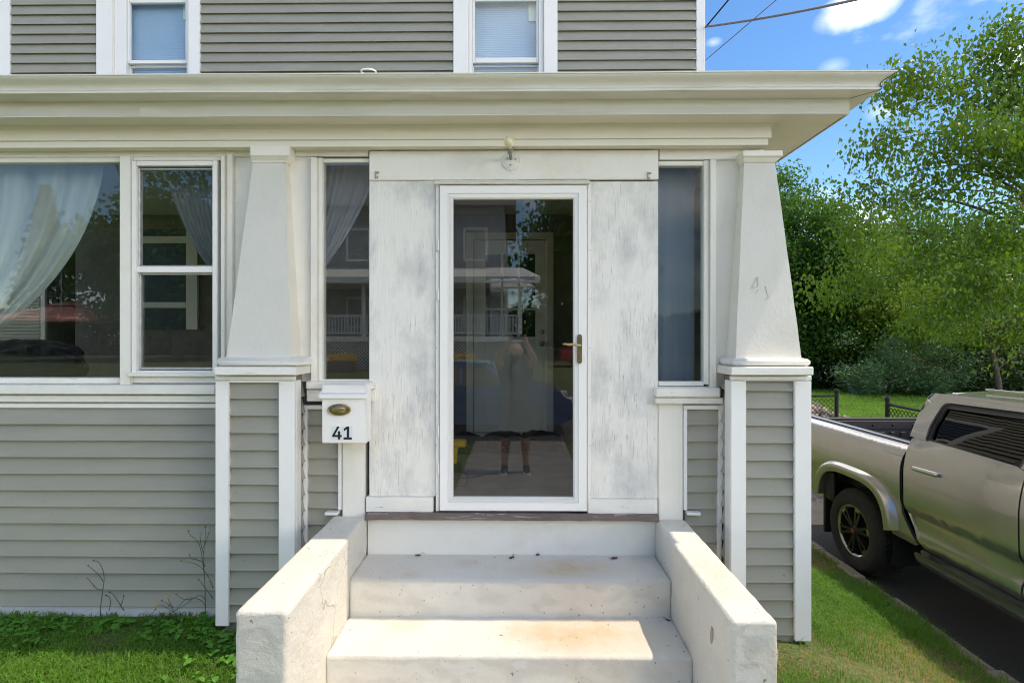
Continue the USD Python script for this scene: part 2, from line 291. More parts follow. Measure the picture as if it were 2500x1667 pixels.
plain("porch_wall", (.14, .112, .085), .8, var=.15); plain("porch_floor", (.28, .26, .24), .7, var=.2); plain("porch_ceiling", (.62, .58, .48), .7); plain("inner_door", (.78, .75, .64), .5, var=.03); plain("inner_trim", (.66, .60, .46), .5, var=.04)
plain("brass", (.56, .43, .20), .28, metal=1, var=.15, scale=60); plain("antique_brass", (.33, .26, .15), .32, metal=1, var=.2, scale=80)
plain("bulb_glass", (.80, .70, .42), .3, coat=.3, var=.02); plain("socket_metal", (.30, .30, .29), .5, metal=.7, var=.2, scale=40)
plain("sticker", (.72, .74, .70), .35, var=.03); plain("black_ink", (.014, .014, .016), .45)
plain("blind_slat", (.66, .80, .92), .5, var=.02); plain("tan_blind", (.55, .48, .32), .6, var=.04); plain("light_cap", (.78, .83, .66), .5)
plain("scar", (.50, .47, .40), .7); plain("chip", (.36, .29, .22), .9, bump=.3); plain("rust", (.40, .18, .05), .9)
plain("concrete", (.24, .225, .20), .85, var=.12, bump=.4); plain("stone_edge", (.36, .28, .22), .9, var=.3, scale=9, bump=.8, bscale=40)
plain("foundation_paint", (.66, .655, .65), .7, var=.1, scale=12, bump=.6, bscale=30)
def asphalt_mat():
    add("asphalt", {"g": ("geometry", {}), "n": ("noise_texture", {"scale": 160, "detail": 3}), "n2": ("noise_texture", {"scale": 1.2, "detail": 5}), "r": ("rgb_ramp", {"ramp": [(.3, (.03, .029, .03)), (.55, (.058, .055, .054)), (.75, (.15, .14, .13))]}),
        "r2": ("rgb_ramp", {"ramp": [(.3, (.75, .75, .75)), (.7, (1.2, 1.15, 1.1))]}), "m": ("mix", {"mix_type": "multiply", "fac": 1.0}), "b": ("bump", {"strength": .6, "distance": .005}), "p": ("principled_bsdf", {"roughness": .8})},
        [("g.position", "n.vector"), ("g.position", "n2.vector"), ("n.fac", "r.fac"), ("n2.fac", "r2.fac"), ("r.color", "m.color1"), ("r2.color", "m.color2"), ("m.color", "p.base_color"), ("n.fac", "b.height"), ("b.normal", "p.normal")])
asphalt_mat()
add("lawn_soil", {"g": ("geometry", {}), "n": ("noise_texture", {"scale": 1.6, "detail": 8, "roughness": .65}), "r": ("rgb_ramp", {"ramp": [(.30, (.12, .085, .05)), (.42, (.10, .09, .04)), (.56, (.10, .15, .035)), (.8, (.13, .21, .04))]}),
    "n2": ("noise_texture", {"scale": 60, "detail": 5}), "b": ("bump", {"strength": 1, "distance": .03}), "p": ("principled_bsdf", {"roughness": .9})},
    [("g.position", "n.vector"), ("n.fac", "r.fac"), ("r.color", "p.base_color"), ("g.position", "n2.vector"), ("n2.fac", "b.height"), ("b.normal", "p.normal")])
def leafy(name, cols, rough=.45, trans=.35, tcol=None, scale=.8):
    "leaves: a tone of its own for every leaf, drifting in patches over the plant"
    tcol = tcol or tuple(min(1, c * k) for c, k in zip(cols[len(cols) // 2], (1.5, 1.5, .7)))
    k = len(cols)
    add(name, {"g": ("geometry", {}), "n": ("noise_texture", {"scale": scale, "detail": 3}), "ad": ("math", {"math_type": "multiply_add", "value2": .55}), "of": ("math", {"math_type": "multiply", "value2": .5}),
        "r": ("rgb_ramp", {"ramp": [((i + .5) / k, c) for i, c in enumerate(cols)]}), "p": ("principled_bsdf", {"roughness": rough, "specular_ior_level": .4}), "t": ("translucent_bsdf", {}), "tm": ("mix", {"mix_type": "multiply", "fac": 1.0, "color2": (1.9, 1.8, .8)}), "m": ("mix_closure", {"fac": trans})},
        [("g.position", "n.vector"), ("n.fac", "of.value1"), ("g.random_per_island", "ad.value1"), ("of.value", "ad.value3"), ("ad.value", "r.fac"), ("r.color", "p.base_color"), ("r.color", "tm.color1"), ("tm.color", "t.color"), ("p.BSDF", "m.closure1"), ("t.BSDF", "m.closure2")], surface="m.closure")
leafy("grass_blade", [(0.074, 0.163, 0.021), (0.113, 0.233, 0.025), (0.150, 0.296, 0.029), (0.196, 0.342, 0.036), (0.300, 0.373, 0.053), (0.434, 0.389, 0.095)], .5, .35, scale=2.5)
leafy("dry_grass", [(0.300, 0.210, 0.090), (0.380, 0.260, 0.120), (0.240, 0.190, 0.080), (0.340, 0.220, 0.100)], .7, .2, scale=3)
leafy("clover", [(0.080, 0.241, 0.026), (0.133, 0.338, 0.034), (0.224, 0.459, 0.050), (0.340, 0.532, 0.059)], .45, .3, scale=4)
leafy("big_leaf", [(0.060, 0.119, 0.012), (0.094, 0.176, 0.016), (0.146, 0.231, 0.020), (0.206, 0.287, 0.025), (0.274, 0.272, 0.035)], .38, .38, scale=.9)
leafy("maple_leaf", [(0.039, 0.102, 0.013), (0.062, 0.148, 0.015), (0.097, 0.195, 0.020), (0.158, 0.257, 0.024)], .45, .35, scale=.7)
leafy("lime_leaf", [(0.079, 0.145, 0.012), (0.119, 0.197, 0.015), (0.172, 0.249, 0.020), (0.224, 0.289, 0.026)], .45, .4, scale=.8)
leafy("shrub_leaf", [(0.054, 0.121, 0.055), (0.090, 0.173, 0.088), (0.154, 0.242, 0.134), (0.234, 0.311, 0.190)], .4, .25, scale=1.5)
leafy("dark_leaf", [(0.012, 0.035, 0.008), (0.020, 0.050, 0.010), (0.030, 0.065, 0.013)], .5, .25, scale=.8)
leafy("spruce_needle", [(0.015, 0.035, 0.016), (0.020, 0.045, 0.020), (0.030, 0.060, 0.028)], .6, .1, scale=1)
plain("bark", (.10, .078, .058), .9, var=.35, scale=14, bump=.9, bscale=26); plain("twig", (.07, .06, .04), .85, var=.2); plain("stem_green", (.06, .10, .03), .6); plain("stem_dark", (.035, .035, .02), .7)
plain("petal_yellow", (.75, .50, .02), .6); plain("bud_orange", (.40, .20, .04), .7); plain("seed_fluff", (.40, .36, .27), .9); plain("dead_leaf", (.15, .09, .05), .85, var=.3, scale=40)
# vehicles
def carpaint(name, col, metal=.7, rough=.34):
    add(name, {"g": ("geometry", {}), "v": ("voronoi_texture", {"scale": 900}), "r": ("rgb_ramp", {"ramp": [(0, tuple(c * .88 for c in col)), (1, tuple(min(1, c * 1.1) for c in col))]}), "n": ("noise_texture", {"scale": 4, "detail": 4}), "mr": ("map_range", {"from_min": .3, "from_max": .7, "to_min": rough - .01, "to_max": rough + .03}),
        "p": ("principled_bsdf", {"metallic": metal, "coat_weight": 1.0, "coat_roughness": .02})},
        [("g.position", "v.vector"), ("v.color", "r.fac"), ("r.color", "p.base_color"), ("g.position", "n.vector"), ("n.fac", "mr.value"), ("mr.result", "p.roughness")])
carpaint("silver_paint", (.47, .445, .405), .84, .21); carpaint("blue_paint", (.06, .12, .28), .4); carpaint("red_paint", (.45, .02, .03), .2)
plain("black_plastic", (.018, .018, .019), .5, var=.15, scale=30, bump=.15, bscale=200); plain("tyre_rubber", (.022, .021, .02), .82, var=.25, scale=14, bump=.2, bscale=80); plain("rim_dark", (.025, .025, .027), .28, metal=.5, coat=.4); plain("rim_bright", (.46, .45, .43), .25, metal=1)
plain("cap_red", (.30, .05, .03), .4); plain("chrome", (.66, .66, .66), .12, metal=1, var=.02); plain("under_black", (.01, .01, .01), .9); plain("tail_red", (.35, .01, .01), .2, coat=1); plain("tan_load", (.58, .43, .28), .85, var=.15, bump=.4, bscale=20); plain("yellow_plastic", (.70, .40, .015), .45)
plain("fence_black", (.011, .012, .012), .5, var=.2); plain("fence_wire", (.014, .016, .014), .45, metal=.6, var=.2); plain("rubble", (.34, .28, .24), .9, var=.35, scale=20, bump=.6); plain("bin_blue", (.13, .18, .24), .5)
plain("cable_black", (.02, .02, .02), .6); plain("cable_grey", (.22, .22, .23), .6); plain("shingle", (.12, .12, .125), .9, var=.3, scale=30, bump=.7)
plain("far_white", (.74, .74, .72), .6); plain("far_siding", (.33, .35, .36), .7); plain("far_dark", (.03, .035, .04), .3); plain("salmon_cloth", (.72, .33, .26), .8); plain("planter", (.16, .13, .12), .9); plain("headlight", (.7, .7, .7), .1, coat=1)
plain("skin", (.50, .30, .22), .5, var=.06); plain("shirt", (.045, .047, .055), .9, bump=.3, bscale=120); plain("shorts", (.03, .03, .035), .9); plain("beard", (.06, .045, .035), .9); plain("shoe_black", (.015, .015, .016), .6); plain("sole_white", (.65, .65, .62), .6); plain("phone_black", (.01, .01, .012), .2, coat=.5)
# ------------------------------------------------------------ ground
def sstep(a, b, x): t = np.clip((np.asarray(x, float) - a) / (b - a), 0, 1); return t * t * (3 - 2 * t)
def ground_z(X, Y):
    X, Y = np.asarray(X, float), np.asarray(Y, float)
    z = .03 - .52 * sstep(1.40, 3.35, X) * (1 - .62 * sstep(7.2, 9.5, Y)) - .06 * sstep(3.22, 3.34, X) * (1 - sstep(7.2, 9.5, Y)) + .03 * sstep(-1.0, -2.2, X)
    z = z * (1 - sstep(-2.2, -2.6, Y)) - .22 * sstep(-2.2, -2.6, Y)
    z = z + .20 * sstep(-9.2, -9.5, Y) + .45 * sstep(-10.5, -14.5, Y)
    return z
def axis(lo, hi, fine0, fine1, step, far):
    a = [np.linspace(fine0, fine1, int((fine1 - fine0) / step) + 1)]
    left = fine0 - np.cumsum(np.geomspace(step * 1.5, far, 26)); left = left[left > lo]
    right = fine1 + np.cumsum(np.geomspace(step * 1.5, far, 26)); right = right[right < hi]
    return np.concatenate([[lo], left[::-1], *a, right, [hi]])
gx, gy = axis(-300, 300, -5, 8, .1, 60), axis(-300, 300, -16, 14, .15, 60)
GX, GY = np.meshgrid(gx, gy, indexing="ij")
bumpy = (meshkit.fbm(np.stack([GX * .9, GY * .9, GX * 0], -1), 3, 5) - .5) * .05 * (np.abs(GX) < 30)
GZ = ground_z(GX, GY) + bumpy * np.where((GX > 3.1) & (GX < 6.5), .15, 1) * np.where((np.abs(GX) < .9), .1, 1) * np.where(GY < -2, .15, 1) - .004
single("ground", loft_grid(np.stack([GX, GY, GZ], -1)), "lawn_soil", kind="structure", label="uneven green lawn ground around the house", category="ground", smooth=True)
def sheet(x0, x1, y0, y1, z, n=(2, 24)):
    X, Y = np.meshgrid(np.linspace(x0, x1, n[0]), np.linspace(y0, y1, n[1]), indexing="ij"); return loft_grid(np.stack([X, Y, np.full_like(X, z)], -1))
dX, dY = np.meshgrid(np.linspace(3.27, 6.05, 3), np.linspace(-2.6, 8.2, 60), indexing="ij")
single("driveway", loft_grid(np.stack([dX, dY, -.534 + .35 * sstep(.2, -2.6, dY) + .20 * sstep(6.9, 8.4, dY)], -1)), "asphalt", kind="structure", label="dark asphalt driveway beside the house under the pickup", category="driveway")
single("street", sheet(-80, 80, -9.2, -2.75, -.175), "asphalt", kind="structure", label="asphalt street in front of the house", category="street")
single("garden_path", box(-.72, .78, -2.4, 2.35, -.1, .045, .01), "concrete", kind="structure", label="short concrete garden path leading to the front steps", category="path")

rng = np.random.default_rng(7)
edge = thing("driveway_edging", "crumbling row of tan edging stones between lawn and driveway", "edging", (3.26, 3, -.5))
y = .6
while y < 8.0:
    L = rng.uniform(.22, .46); w = rng.uniform(.035, .06)
    edge.part("edging_stone", rounded(3.235 - w + rng.uniform(-.015, .015), 3.255 + w, y, y + L, -.66, -.478 + rng.uniform(-.012, .012), .02, .05, .012, 9, int(y * 100)), "stone_edge", smooth=True)
    y += L + rng.uniform(.004, .02)

# ------------------------------------------------------------ the house
YW, YP, YU = 3.26, 3.08, 5.48             # porch front wall, pedestal fronts, upper storey wall
house = thing("clapboard_house", "two storey house with sage grey vinyl siding, white trim and an enclosed front porch", "house", (0, YW, 0))
EXPO = .1016
def course(p0, p1, n, zb, expo, L0=None, seed=0, taper=None):
    prof = [(-.004, .010), (.005, .010), (.013, .003), (.0245, 0), (.0265, .004), (.0205, .015), (.001, expo + .008), (-.004, expo + .008)]
    L = np.linalg.norm(np.subtract(p1, p0)); r = np.random.default_rng(seed + int(zb * 1000) % 7919)
    return prism(prof, (*p0, zb), (*p1, zb), (*n, 0), segs=max(1, int(L / .35)), jitter=.0012, rng=r)
def clad(node, p0, p1, n, z0, z1, expo=EXPO, seed=0, from_top=False):
    zs = []
    z = z0
    while z < z1 - .01:
        zs.append((z, min(expo, z1 - z))); z += expo
    rj = np.random.default_rng(seed + 5); p0, p1 = np.array(p0, float), np.array(p1, float); L = np.linalg.norm(p1 - p0)
    for zb, e in zs:
        if L > 2.2 and rj.uniform() < .55:                      # two lengths that overlap at a seam
            k = rj.uniform(.2, .8); q = p0 + (p1 - p0) * k; o = np.array(n) * .0014; d = (p1 - p0) / L * .02
            node.part("siding_board", course(p0, q, n, zb, e, seed=seed), "siding_vinyl", smooth=35); node.part("siding_board", course(q + o - d, p1 + o, n, zb, e, seed=seed + 3), "siding_vinyl", smooth=35)
        else: node.part("siding_board", course(p0, p1, n, zb, e, seed=seed), "siding_vinyl", smooth=35)
FR = (0, -1)

# front wall left of the steps: siding under the big window
lw = house.empty("front_wall", label="sage siding wall below the porch windows")
xl = -4.6
zt = PZ(994, YW, 300)
xr = PX(526, YW)
zs0 = PZ(1475, YW, 300)
lw.part("sheathing", box(xl, -.9, YW + .012, YW + .10, .05, .70, 0), "sheathing")
clad(lw, (xl, YW), (xr + .02, YW), FR, zs0, zt, (zt - zs0) / 12, seed=11)
lw.part("foundation", box(xl, -1.0, YW + .006, YW + .2, -.2, zs0 + .02, .005), "foundation_paint")
lw.part("starter_strip", box(xl, xr, YW - .006, YW + .01, zs0 - .012, zs0 - .002, .001), "trim_white")
lw.part("trim_strip", box(xl, xr + .02, YW - .022, YW + .012, PZ(995, YW, 300), PZ(983, YW, 300), .004), "vinyl_white")
lw.part("sill_board", box(xl, xr + .02, YW - .034, YW + .03, PZ(980.5, YW, 300), PZ(963, YW, 300), .005), "flaking_white")
lw.part("sill_board", box(xl, xr + .03, YW - .055, YW + .05, PZ(960.5, YW, 300), PZ(937, YW, 300), .006), "flaking_white")

def pane_box(x0, x1, z0, z1, y): return box(x0, x1, y, y + .004, z0, z1, 0)
# picture window
wt = PZ(396, YW, 300)
wb = PZ(922, YW, 300)
xg = PX(298, YW)
pw = house.empty("picture_window", label="wide single pane porch window")
pw.part("frame", cat([box(xl, xg - .001, YW - .006, YW + .06, wb - .036, wb, .004), box(xl, xg, YW - .004, YW + .05, wt, wt + .03, .003)]), "flaking_white")
pw.part("pane", pane_box(xl, xg + .005, wb - .005, wt + .005, YW + .022), "window_glass")
house.part("mullion_post", box(xg, PX(319, YW - .02), YW - .022, YW + .09, PZ(942, YW, 300), PZ(384, YW, 300), .004), "old_white")
# double hung window
dh = house.empty("sash_window", label="narrow double hung porch window with an aluminium storm sash")
x0, x1 = PX(319, YW), PX(557, YW)
z0, z1 = PZ(935, YW, 430), PZ(384, YW, 430)
dh.part("frame", frame_mesh(x0 + .002, x1, z0, z1, .022, YW - .012, YW + .07, wt=.024, wb=.045), "old_white")
xa, xb = PX(326, YW), PX(535, YW)
dh.part("storm_frame", frame_mesh(xa, xb, PZ(914, YW, 430), PZ(395, YW, 430), .032, YW - .020, YW + .03, wt=.030, wb=.025), "trim_white")
dh.part("sill", box(xa - .012, xb + .002, YW - .035, YW - .0205, PZ(918, YW, 430), PZ(909, YW, 430), .003), "old_white")
gxa, gxb = xa + .030, xb - .026
zu, zm0, zm1, zl = PZ(411, YW, 430), PZ(650, YW, 430), PZ(666, YW, 430), PZ(897, YW, 430)
dh.part("sash", frame_mesh(gxa, gxb, zm0 - .002, zu, .010, YW - .004, YW + .02, wb=.008), "mill_alloy")
dh.part("sash", frame_mesh(gxa, gxb, zl - .015, zm1, .012, YW + .002, YW + .03, wb=.016), "mill_alloy")
dh.part("meeting_rail", box(gxa - .004, gxb + .004, YW - .012, YW + .02, zm1, zm0 - .0025, .003), "trim_white")
dh.part("pane", pane_box(gxa + .006, gxb - .006, zm0, zu - .004, YW + .008), "window_glass")
dh.part("pane", pane_box(gxa + .006, gxb - .006, zl - .006, zm1 - .003, YW + .015), "window_glass")
dh.part("stop", box(x1 - .03, x1 - .006, YW - .03, YW - .0125, z0 + .05, z1 - .002, .003), "old_white")

# boards between window, columns and sidelights; header, plywood
zbeam = PZ(368, YW)                   # underside of the beam
zfl = PZ(1258, 3.24)                  # door sill
def board(name, xa, xb, y0, za, zb, mat="old_white", y1=None, c=.004, label=None):
    return house.part(name, box(xa, xb, y0, y1 or YW + .06, za, zb, c), mat, label=label)
board("trim_board", PX(557, YW) + .001, PX(572, YW), YW - .02, PZ(930, YW, 560), zbeam)
board("wall_board", PX(572, YW) + .001, PX(761, YW) - .001, YW + .004, PZ(932, YW, 700), zbeam)
board("trim_board", PX(761, YW), PX(777, YW), YW - .022, PZ(935, YW, 770), PZ(386, YW, 770))
board("window_stop", PX(777, YW) + .001, PX(788.5, YW) , YW - .008, PZ(930, YW, 770), PZ(386, YW, 770))
board("head_trim", PX(761, YW), PX(901, YW) - .001, YW + .002, PZ(396, YW, 830), PZ(386.5, YW, 830))
board("frieze_board", -4.6, PX(901, YW) - .002, YW - .012, PZ(384, YW, 500), zbeam + .05, "old_white")
sl = house.empty("sidelight", label="narrow window left of the front door")
sl.part("pane", pane_box(PX(787, YW), PX(903, YW), PZ(928, YW, 840), PZ(395, YW, 840), YW + .02), "door_glass")
sl.part("sash", box(PX(788, YW), PX(901, YW), YW + .002, YW + .03, PZ(934, YW, 840), PZ(926, YW, 840), .002), "old_white")
sl.part("sill", box(PX(746, 3.2), PX(913, 3.2), 3.20, YW + .04, PZ(950, 3.2, 830), PZ(931, 3.2, 830), .006), "flaking_white")
sl.part("sill_apron", box(PX(748, 3.215), PX(911, 3.215), 3.215, YW + .03, PZ(980, 3.215, 830), PZ(951, 3.215, 830), .005), "flaking_white")
# plywood either side of the door
for (a, b, top, bot, c0, c1) in ((901, 1064, 439, 1211, 893, 1058), (1436, 1607, 443, 1216, 1435, 1606)):
    house.part("plywood_panel", box(PX(a, YW - .008), PX(b, YW - .008), YW - .008, YW + .02, PZ(bot, YW - .008, a), PZ(top, YW - .008, a), .003), "plywood", label="weathered grey-white plywood panel beside the storm door")
    house.part("kick_board", box(PX(c0, YW - .022), PX(c1, YW - .022), YW - .022, YW + .02, PZ(1250 if a < 1000 else 1254, YW - .022, a), PZ(1212 if a < 1000 else 1217, YW - .022, a), .004), "flaking_white")
house.part("header_board", box(PX(901, YW - .02), PX(1608, YW - .02), YW - .02, YW + .03, PZ(439, YW - .02), zbeam - .004, .004), "old_white", label="wide flat board over the storm door")
for k, (px, py) in enumerate([(921, 428), (1585, 430)]):
    p = at(px, py, YW - .0205)
    house.part("torn_bracket", cat([box(p[0] - .012, p[0] - .006, p[1] - .006, p[1], p[2] - .022, p[2] + .024, .001), box(p[0] - .006, p[0] + .012, p[1] - .004, p[1], p[2] + .010, p[2] + .022, .001), box(p[0] - .002, p[0] + .006, p[1] - .004, p[1], p[2] - .02, p[2] - .008, .001)]), "chip")
# right side
board("window_stop", PX(1718, YW), PX(1731, YW) - .001, YW - .006, PZ(938, YW, 1720), PZ(392, YW, 1720))
board("trim_board", PX(1731, YW), PX(1747, YW), YW - .022, PZ(945, YW, 1740), PZ(392, YW, 1740))
board("wall_board", PX(1747, YW) + .001, 1.505, YW + .004, PZ(945, YW, 1780), zbeam)
board("head_trim", PX(1607, YW) + .001, PX(1747, YW), YW + .001, PZ(404, YW, 1680), PZ(392.5, YW, 1680))
board("frieze_board", PX(1608, YW) + .002, 1.505, YW - .012, PZ(391, YW, 1680), zbeam + .05)
sr = house.empty("sidelight", label="narrow window right of the front door")
sr.part("pane", pane_box(PX(1605, YW), PX(1720, YW), PZ(934, YW, 1660), PZ(402, YW, 1660), YW + .02), "sidelight_glass")
sr.part("sash", box(PX(1608, YW), PX(1719, YW), YW + .002, YW + .03, PZ(942, YW, 1660), PZ(931, YW, 1660), .002), "flaking_white")
sr.part("sill", box(PX(1601, 3.2), PX(1760, 3.2), 3.20, YW + .04, PZ(970, 3.2, 1680), PZ(946, 3.2, 1680), .008), "flaking_white")
sr.part("sill_apron", box(PX(1600, 3.215), PX(1766, 3.215), 3.215, YW + .03, PZ(986, 3.215, 1680), PZ(970.5, 3.215, 1680), .005), "flaking_white")

# siding panels below the sidelights
zg = .02
for side, (j0, j1, s1, t1, b0, b1) in ((0, (743, 753, 827, 836, 837, 893)), (1, (1754, 1765, 1676, 1667, 1606, 1666))):
    p = house.empty("siding_panel", label=("small sage siding panel behind the mailbox", "small sage siding panel right of the steps")[side])
    ztop = PZ(988, YW, j0)
    xs = sorted((PX(j1 if side == 0 else j0, YW), PX(s1, YW)))
    p.part("backing", box(xs[0] - .05, xs[1] + .05, YW + .016, YW + .08, 0, ztop, 0), "sheathing")
    clad(p, (xs[0] - .01, YW + .0115), (xs[1] + .01, YW + .0115), FR, ztop - .105 * 9 , ztop - .02, .1030, seed=31 + side)
    if side == 0: tr = prism([(-.0, 0), (.018, 0), (.018, 1), (0, 1)], (PX(j0, YW), YW, 0), (PX(j1, YW), YW, 0), (0, -1, 0), up=(0, 0, ztop))
    else: tr = hull([(PX(a, YW) , yy, zz) for zz, sh in ((0.0, -10), (ztop, 0)) for a in (j0 + sh, j1 + sh) for yy in (YW - .018, YW)])
    p.part("side_trim", tr, "vinyl_white")
    zbot = PZ(1243, YW, s1)
    xs2 = sorted((PX(s1, YW), PX(t1, YW)))
    p.part("side_trim", box(*xs2, YW - .018, YW + .002, zbot, ztop - .0265, .003), "vinyl_white")
    xs3 = sorted((PX(j1 if side == 0 else j0, YW), PX(t1, YW)))
    p.part("top_trim", box(*xs3, YW - .019, YW + .002, ztop - .026, ztop, .003), "vinyl_white")
    q = PX(805, 3.22) if side == 0 else PX(1690, 3.22)
    p.part("trim_foot", box(q - .03, q + .05, 3.215, YW + .0, zbot - .022, zbot - .004, .002), "vinyl_white", label="torn end of the white trim")
    xs4 = sorted((PX(b0, YW), PX(b1, YW)))
    house.part("corner_post", box(*xs4, YW - .015, YW + .05, zfl - .06, PZ(982, YW, b0), .005), "column_white")

# door sill, riser, storm door
th = [(0, 0), (.045, .004), (.05, .012), (.047, .026), (.02, .036), (0, .036)]
house.part("door_sill", prism(th, (PX(895, 3.22), 3.235, PZ(1267, 3.22)), (PX(1606, 3.22), 3.235, PZ(1267, 3.22) - .004), (0, -1, 0), segs=26, jitter=.002, rng=np.random.default_rng(3)), "weathered_sill", smooth=40, label="rotting brown wooden door sill")
house.part("riser_board", box(PX(897, 3.235), PX(1603, 3.235), 3.232, 3.30, .46, PZ(1268, 3.235), .004), "riser_board", label="pale board under the door sill")
DX0, DX1, DZ0, DZ1 = PX(1073, YW - .03), PX(1433, YW - .03), PZ(1247, YW - .03), PZ(452, YW - .03)
door = house.empty("storm_door", label="white framed full glass storm door")
gx0, gx1, gz0, gz1 = PX(1105, YW - .03), PX(1394, YW - .03), PZ(1214, YW - .03), PZ(486, YW - .03)
def miter(prof_out, x0, x1, z0, z1):
    "four mitred rails: profile [(inset, outward)] swept round the rectangle"
    parts = []
    c = np.array([[x0, z0], [x1, z0], [x1, z1], [x0, z1]]); inn = np.array([[1, 1], [-1, 1], [-1, -1], [1, -1]])
    for i in range(4):
        a, b = i, (i + 1) % 4; V = []
        for k in (a, b):
            for d, o in prof_out: q = c[k] + inn[k] * d; V.append([q[0], YW - o, q[1]])
        n = len(prof_out); Fc = []
        for j in range(n):
            jj = (j + 1) % n; Fc += [[j, jj, n + jj], [j, n + jj, n + j]]
        m = trimesh.Trimesh(V, Fc, process=False); m.fix_normals(); parts.append(m)
    return parts
wdt = gx0 - DX0; gx1, gz0, gz1 = DX1 - wdt, DZ0 + wdt, DZ1 - wdt
rails = miter([(0, .0), (0, .030), (.004, .034), (wdt * .62, .034), (wdt * .68, .028), (wdt * .90, .026), (wdt, .018), (wdt, .0)], DX0, DX1, DZ0, DZ1)
for r_ in rails: door.part("rail", r_, "vinyl_white")
door.part("gasket", frame_mesh(gx0 - .001, gx1 + .001, gz0 - .001, gz1 + .001, .004, YW - .014, YW - .004), "inner_trim")
door.part("pane", pane_box(gx0, gx1, gz0, gz1, YW - .010), "door_glass")
# hinge side and frame of the storm door
fx0, fx1 = PX(1064, YW - .02), PX(1443, YW - .02)
jamb = house.empty("storm_door_frame", label="narrow white frame round the storm door")
jamb.part("side_rail", box(fx0, DX0 - .004, YW - .022, YW + .02, DZ0 - .005, DZ1 + .01, .002), "trim_white")
jamb.part("side_rail", box(DX1 + .004, fx1, YW - .020, YW + .02, DZ0 - .005, DZ1 + .01, .002), "trim_white")
jamb.part("drip_cap", prism([(0, 0), (.03, .002), (.034, .008), (.018, .020), (.016, .027), (0, .027)], (PX(1061, YW - .03), YW - .018, DZ1 + .003), (PX(1439, YW - .03), YW - .018, DZ1 + .001), (0, -1, 0), segs=12, jitter=.0012, rng=np.random.default_rng(5)), "old_white", smooth=30)
for z in (PZ(720, YW), PZ(1140, YW), PZ(600, YW), PZ(1050, YW)):
    jamb.part("hinge_leaf", box(DX0 - .012, DX0 - .002, YW - .034, YW - .0225, z - .035, z + .035, .002), "trim_white")
for side_x in (fx0 + .004, fx1 - .006):
    for z in np.linspace(DZ0 + .1, DZ1 - .1, 7):
        jamb.part("screw_head", oriented(lathe([(0, 0), (.0035, 0), (.003, .002), (0, .0025)], "y", 10), t=(side_x, YW - .0222, z)), "mill_alloy")
hx, hz0, hz1 = PX(1415.5, 3.21), PZ(888, 3.21, 1415), PZ(816, 3.21, 1415)
hw = .0145
plate = union_all([sg.box(-hw, hz0 + hw, hw, hz1 - hw), sg.Point(0, hz0 + hw).buffer(hw), sg.Point(0, hz1 - hw).buffer(hw)])
pm = trimesh.creation.extrude_polygon(plate, .007); pm.apply_transform(rotm(90, [1, 0, 0])); pm.apply_translation([hx, YW - .034, 0])
hd = door.part("handle", pm, "antique_brass", label="brass lever handle on a long plate")
hz = PZ(843, 3.2, 1415)
lev = tube([(hx, YW - .041, hz), (hx, YW - .075, hz), (hx - .012, YW - .085, hz - .001), (hx - .04, YW - .086, hz + .006), (hx - .07, YW - .085, hz + .004), (hx - .095, YW - .083, hz + .010), (hx - .104, YW - .082, hz + .005)], [.008, .0075, .008, .0085, .008, .0065, .004], 10)
house_lever = Node(hd.path, hd.origin).part("lever", lev, "brass", smooth=True)
Node(hd.path, hd.origin).part("keyhole", oriented(lathe([(0, 0), (.009, 0), (.008, .003), (0, .0035)], "y", 16), t=(hx, YW - .041, PZ(870, 3.2, 1415))), "antique_brass")

# columns and pedestals
def frustum(x0, x1, y0, yb, z0, X0, X1, Y0, z1, seed, chips):
    "tapered column: bottom rectangle x0..x1, y0..yb at z0, top X0..X1, Y0..yb at z1; front and sides gently uneven"
    n, k = 36, 14; t = np.linspace(0, 1, n)[:, None]; s = np.linspace(0, 1, k)[None]
    def quad(A0, A1, B0, B1):
        A0, A1, B0, B1 = (np.array(v, float) for v in (A0, A1, B0, B1)); tt, ss = t[..., None], s[..., None]
        return (A0 * (1 - ss) + A1 * ss) * (1 - tt) + (B0 * (1 - ss) + B1 * ss) * tt
    fr = quad((x0, y0, z0), (x1, y0, z0), (X0, Y0, z1), (X1, Y0, z1)); le = quad((x0, yb, z0), (x0, y0, z0), (X0, yb, z1), (X0, Y0, z1)); ri = quad((x1, y0, z0), (x1, yb, z0), (X1, Y0, z1), (X1, yb, z1))
    P = np.concatenate([le, fr[:, 1:], ri[:, 1:]], 1)
    d = (meshkit.fbm(P * 7, 4, seed) - .5) * .006
    P = P + np.stack([d * .6, -d, d * 0], -1)
    return loft_grid(P)
def stack(sections, yb):
    "rectangular mouldings: sections [(x0, x1, y0, z)] lofted upward, open at the back wall"
    P = np.array([[(a, yb, z), (a, y, z), (b, y, z), (b, yb, z)] for a, b, y, z in sections], float)
    P2 = np.concatenate([P[:1].mean(1, keepdims=True).repeat(4, 1), P, P[-1:].mean(1, keepdims=True).repeat(4, 1)])
    m = loft_grid(P2); m.fix_normals(); return m
ped = []
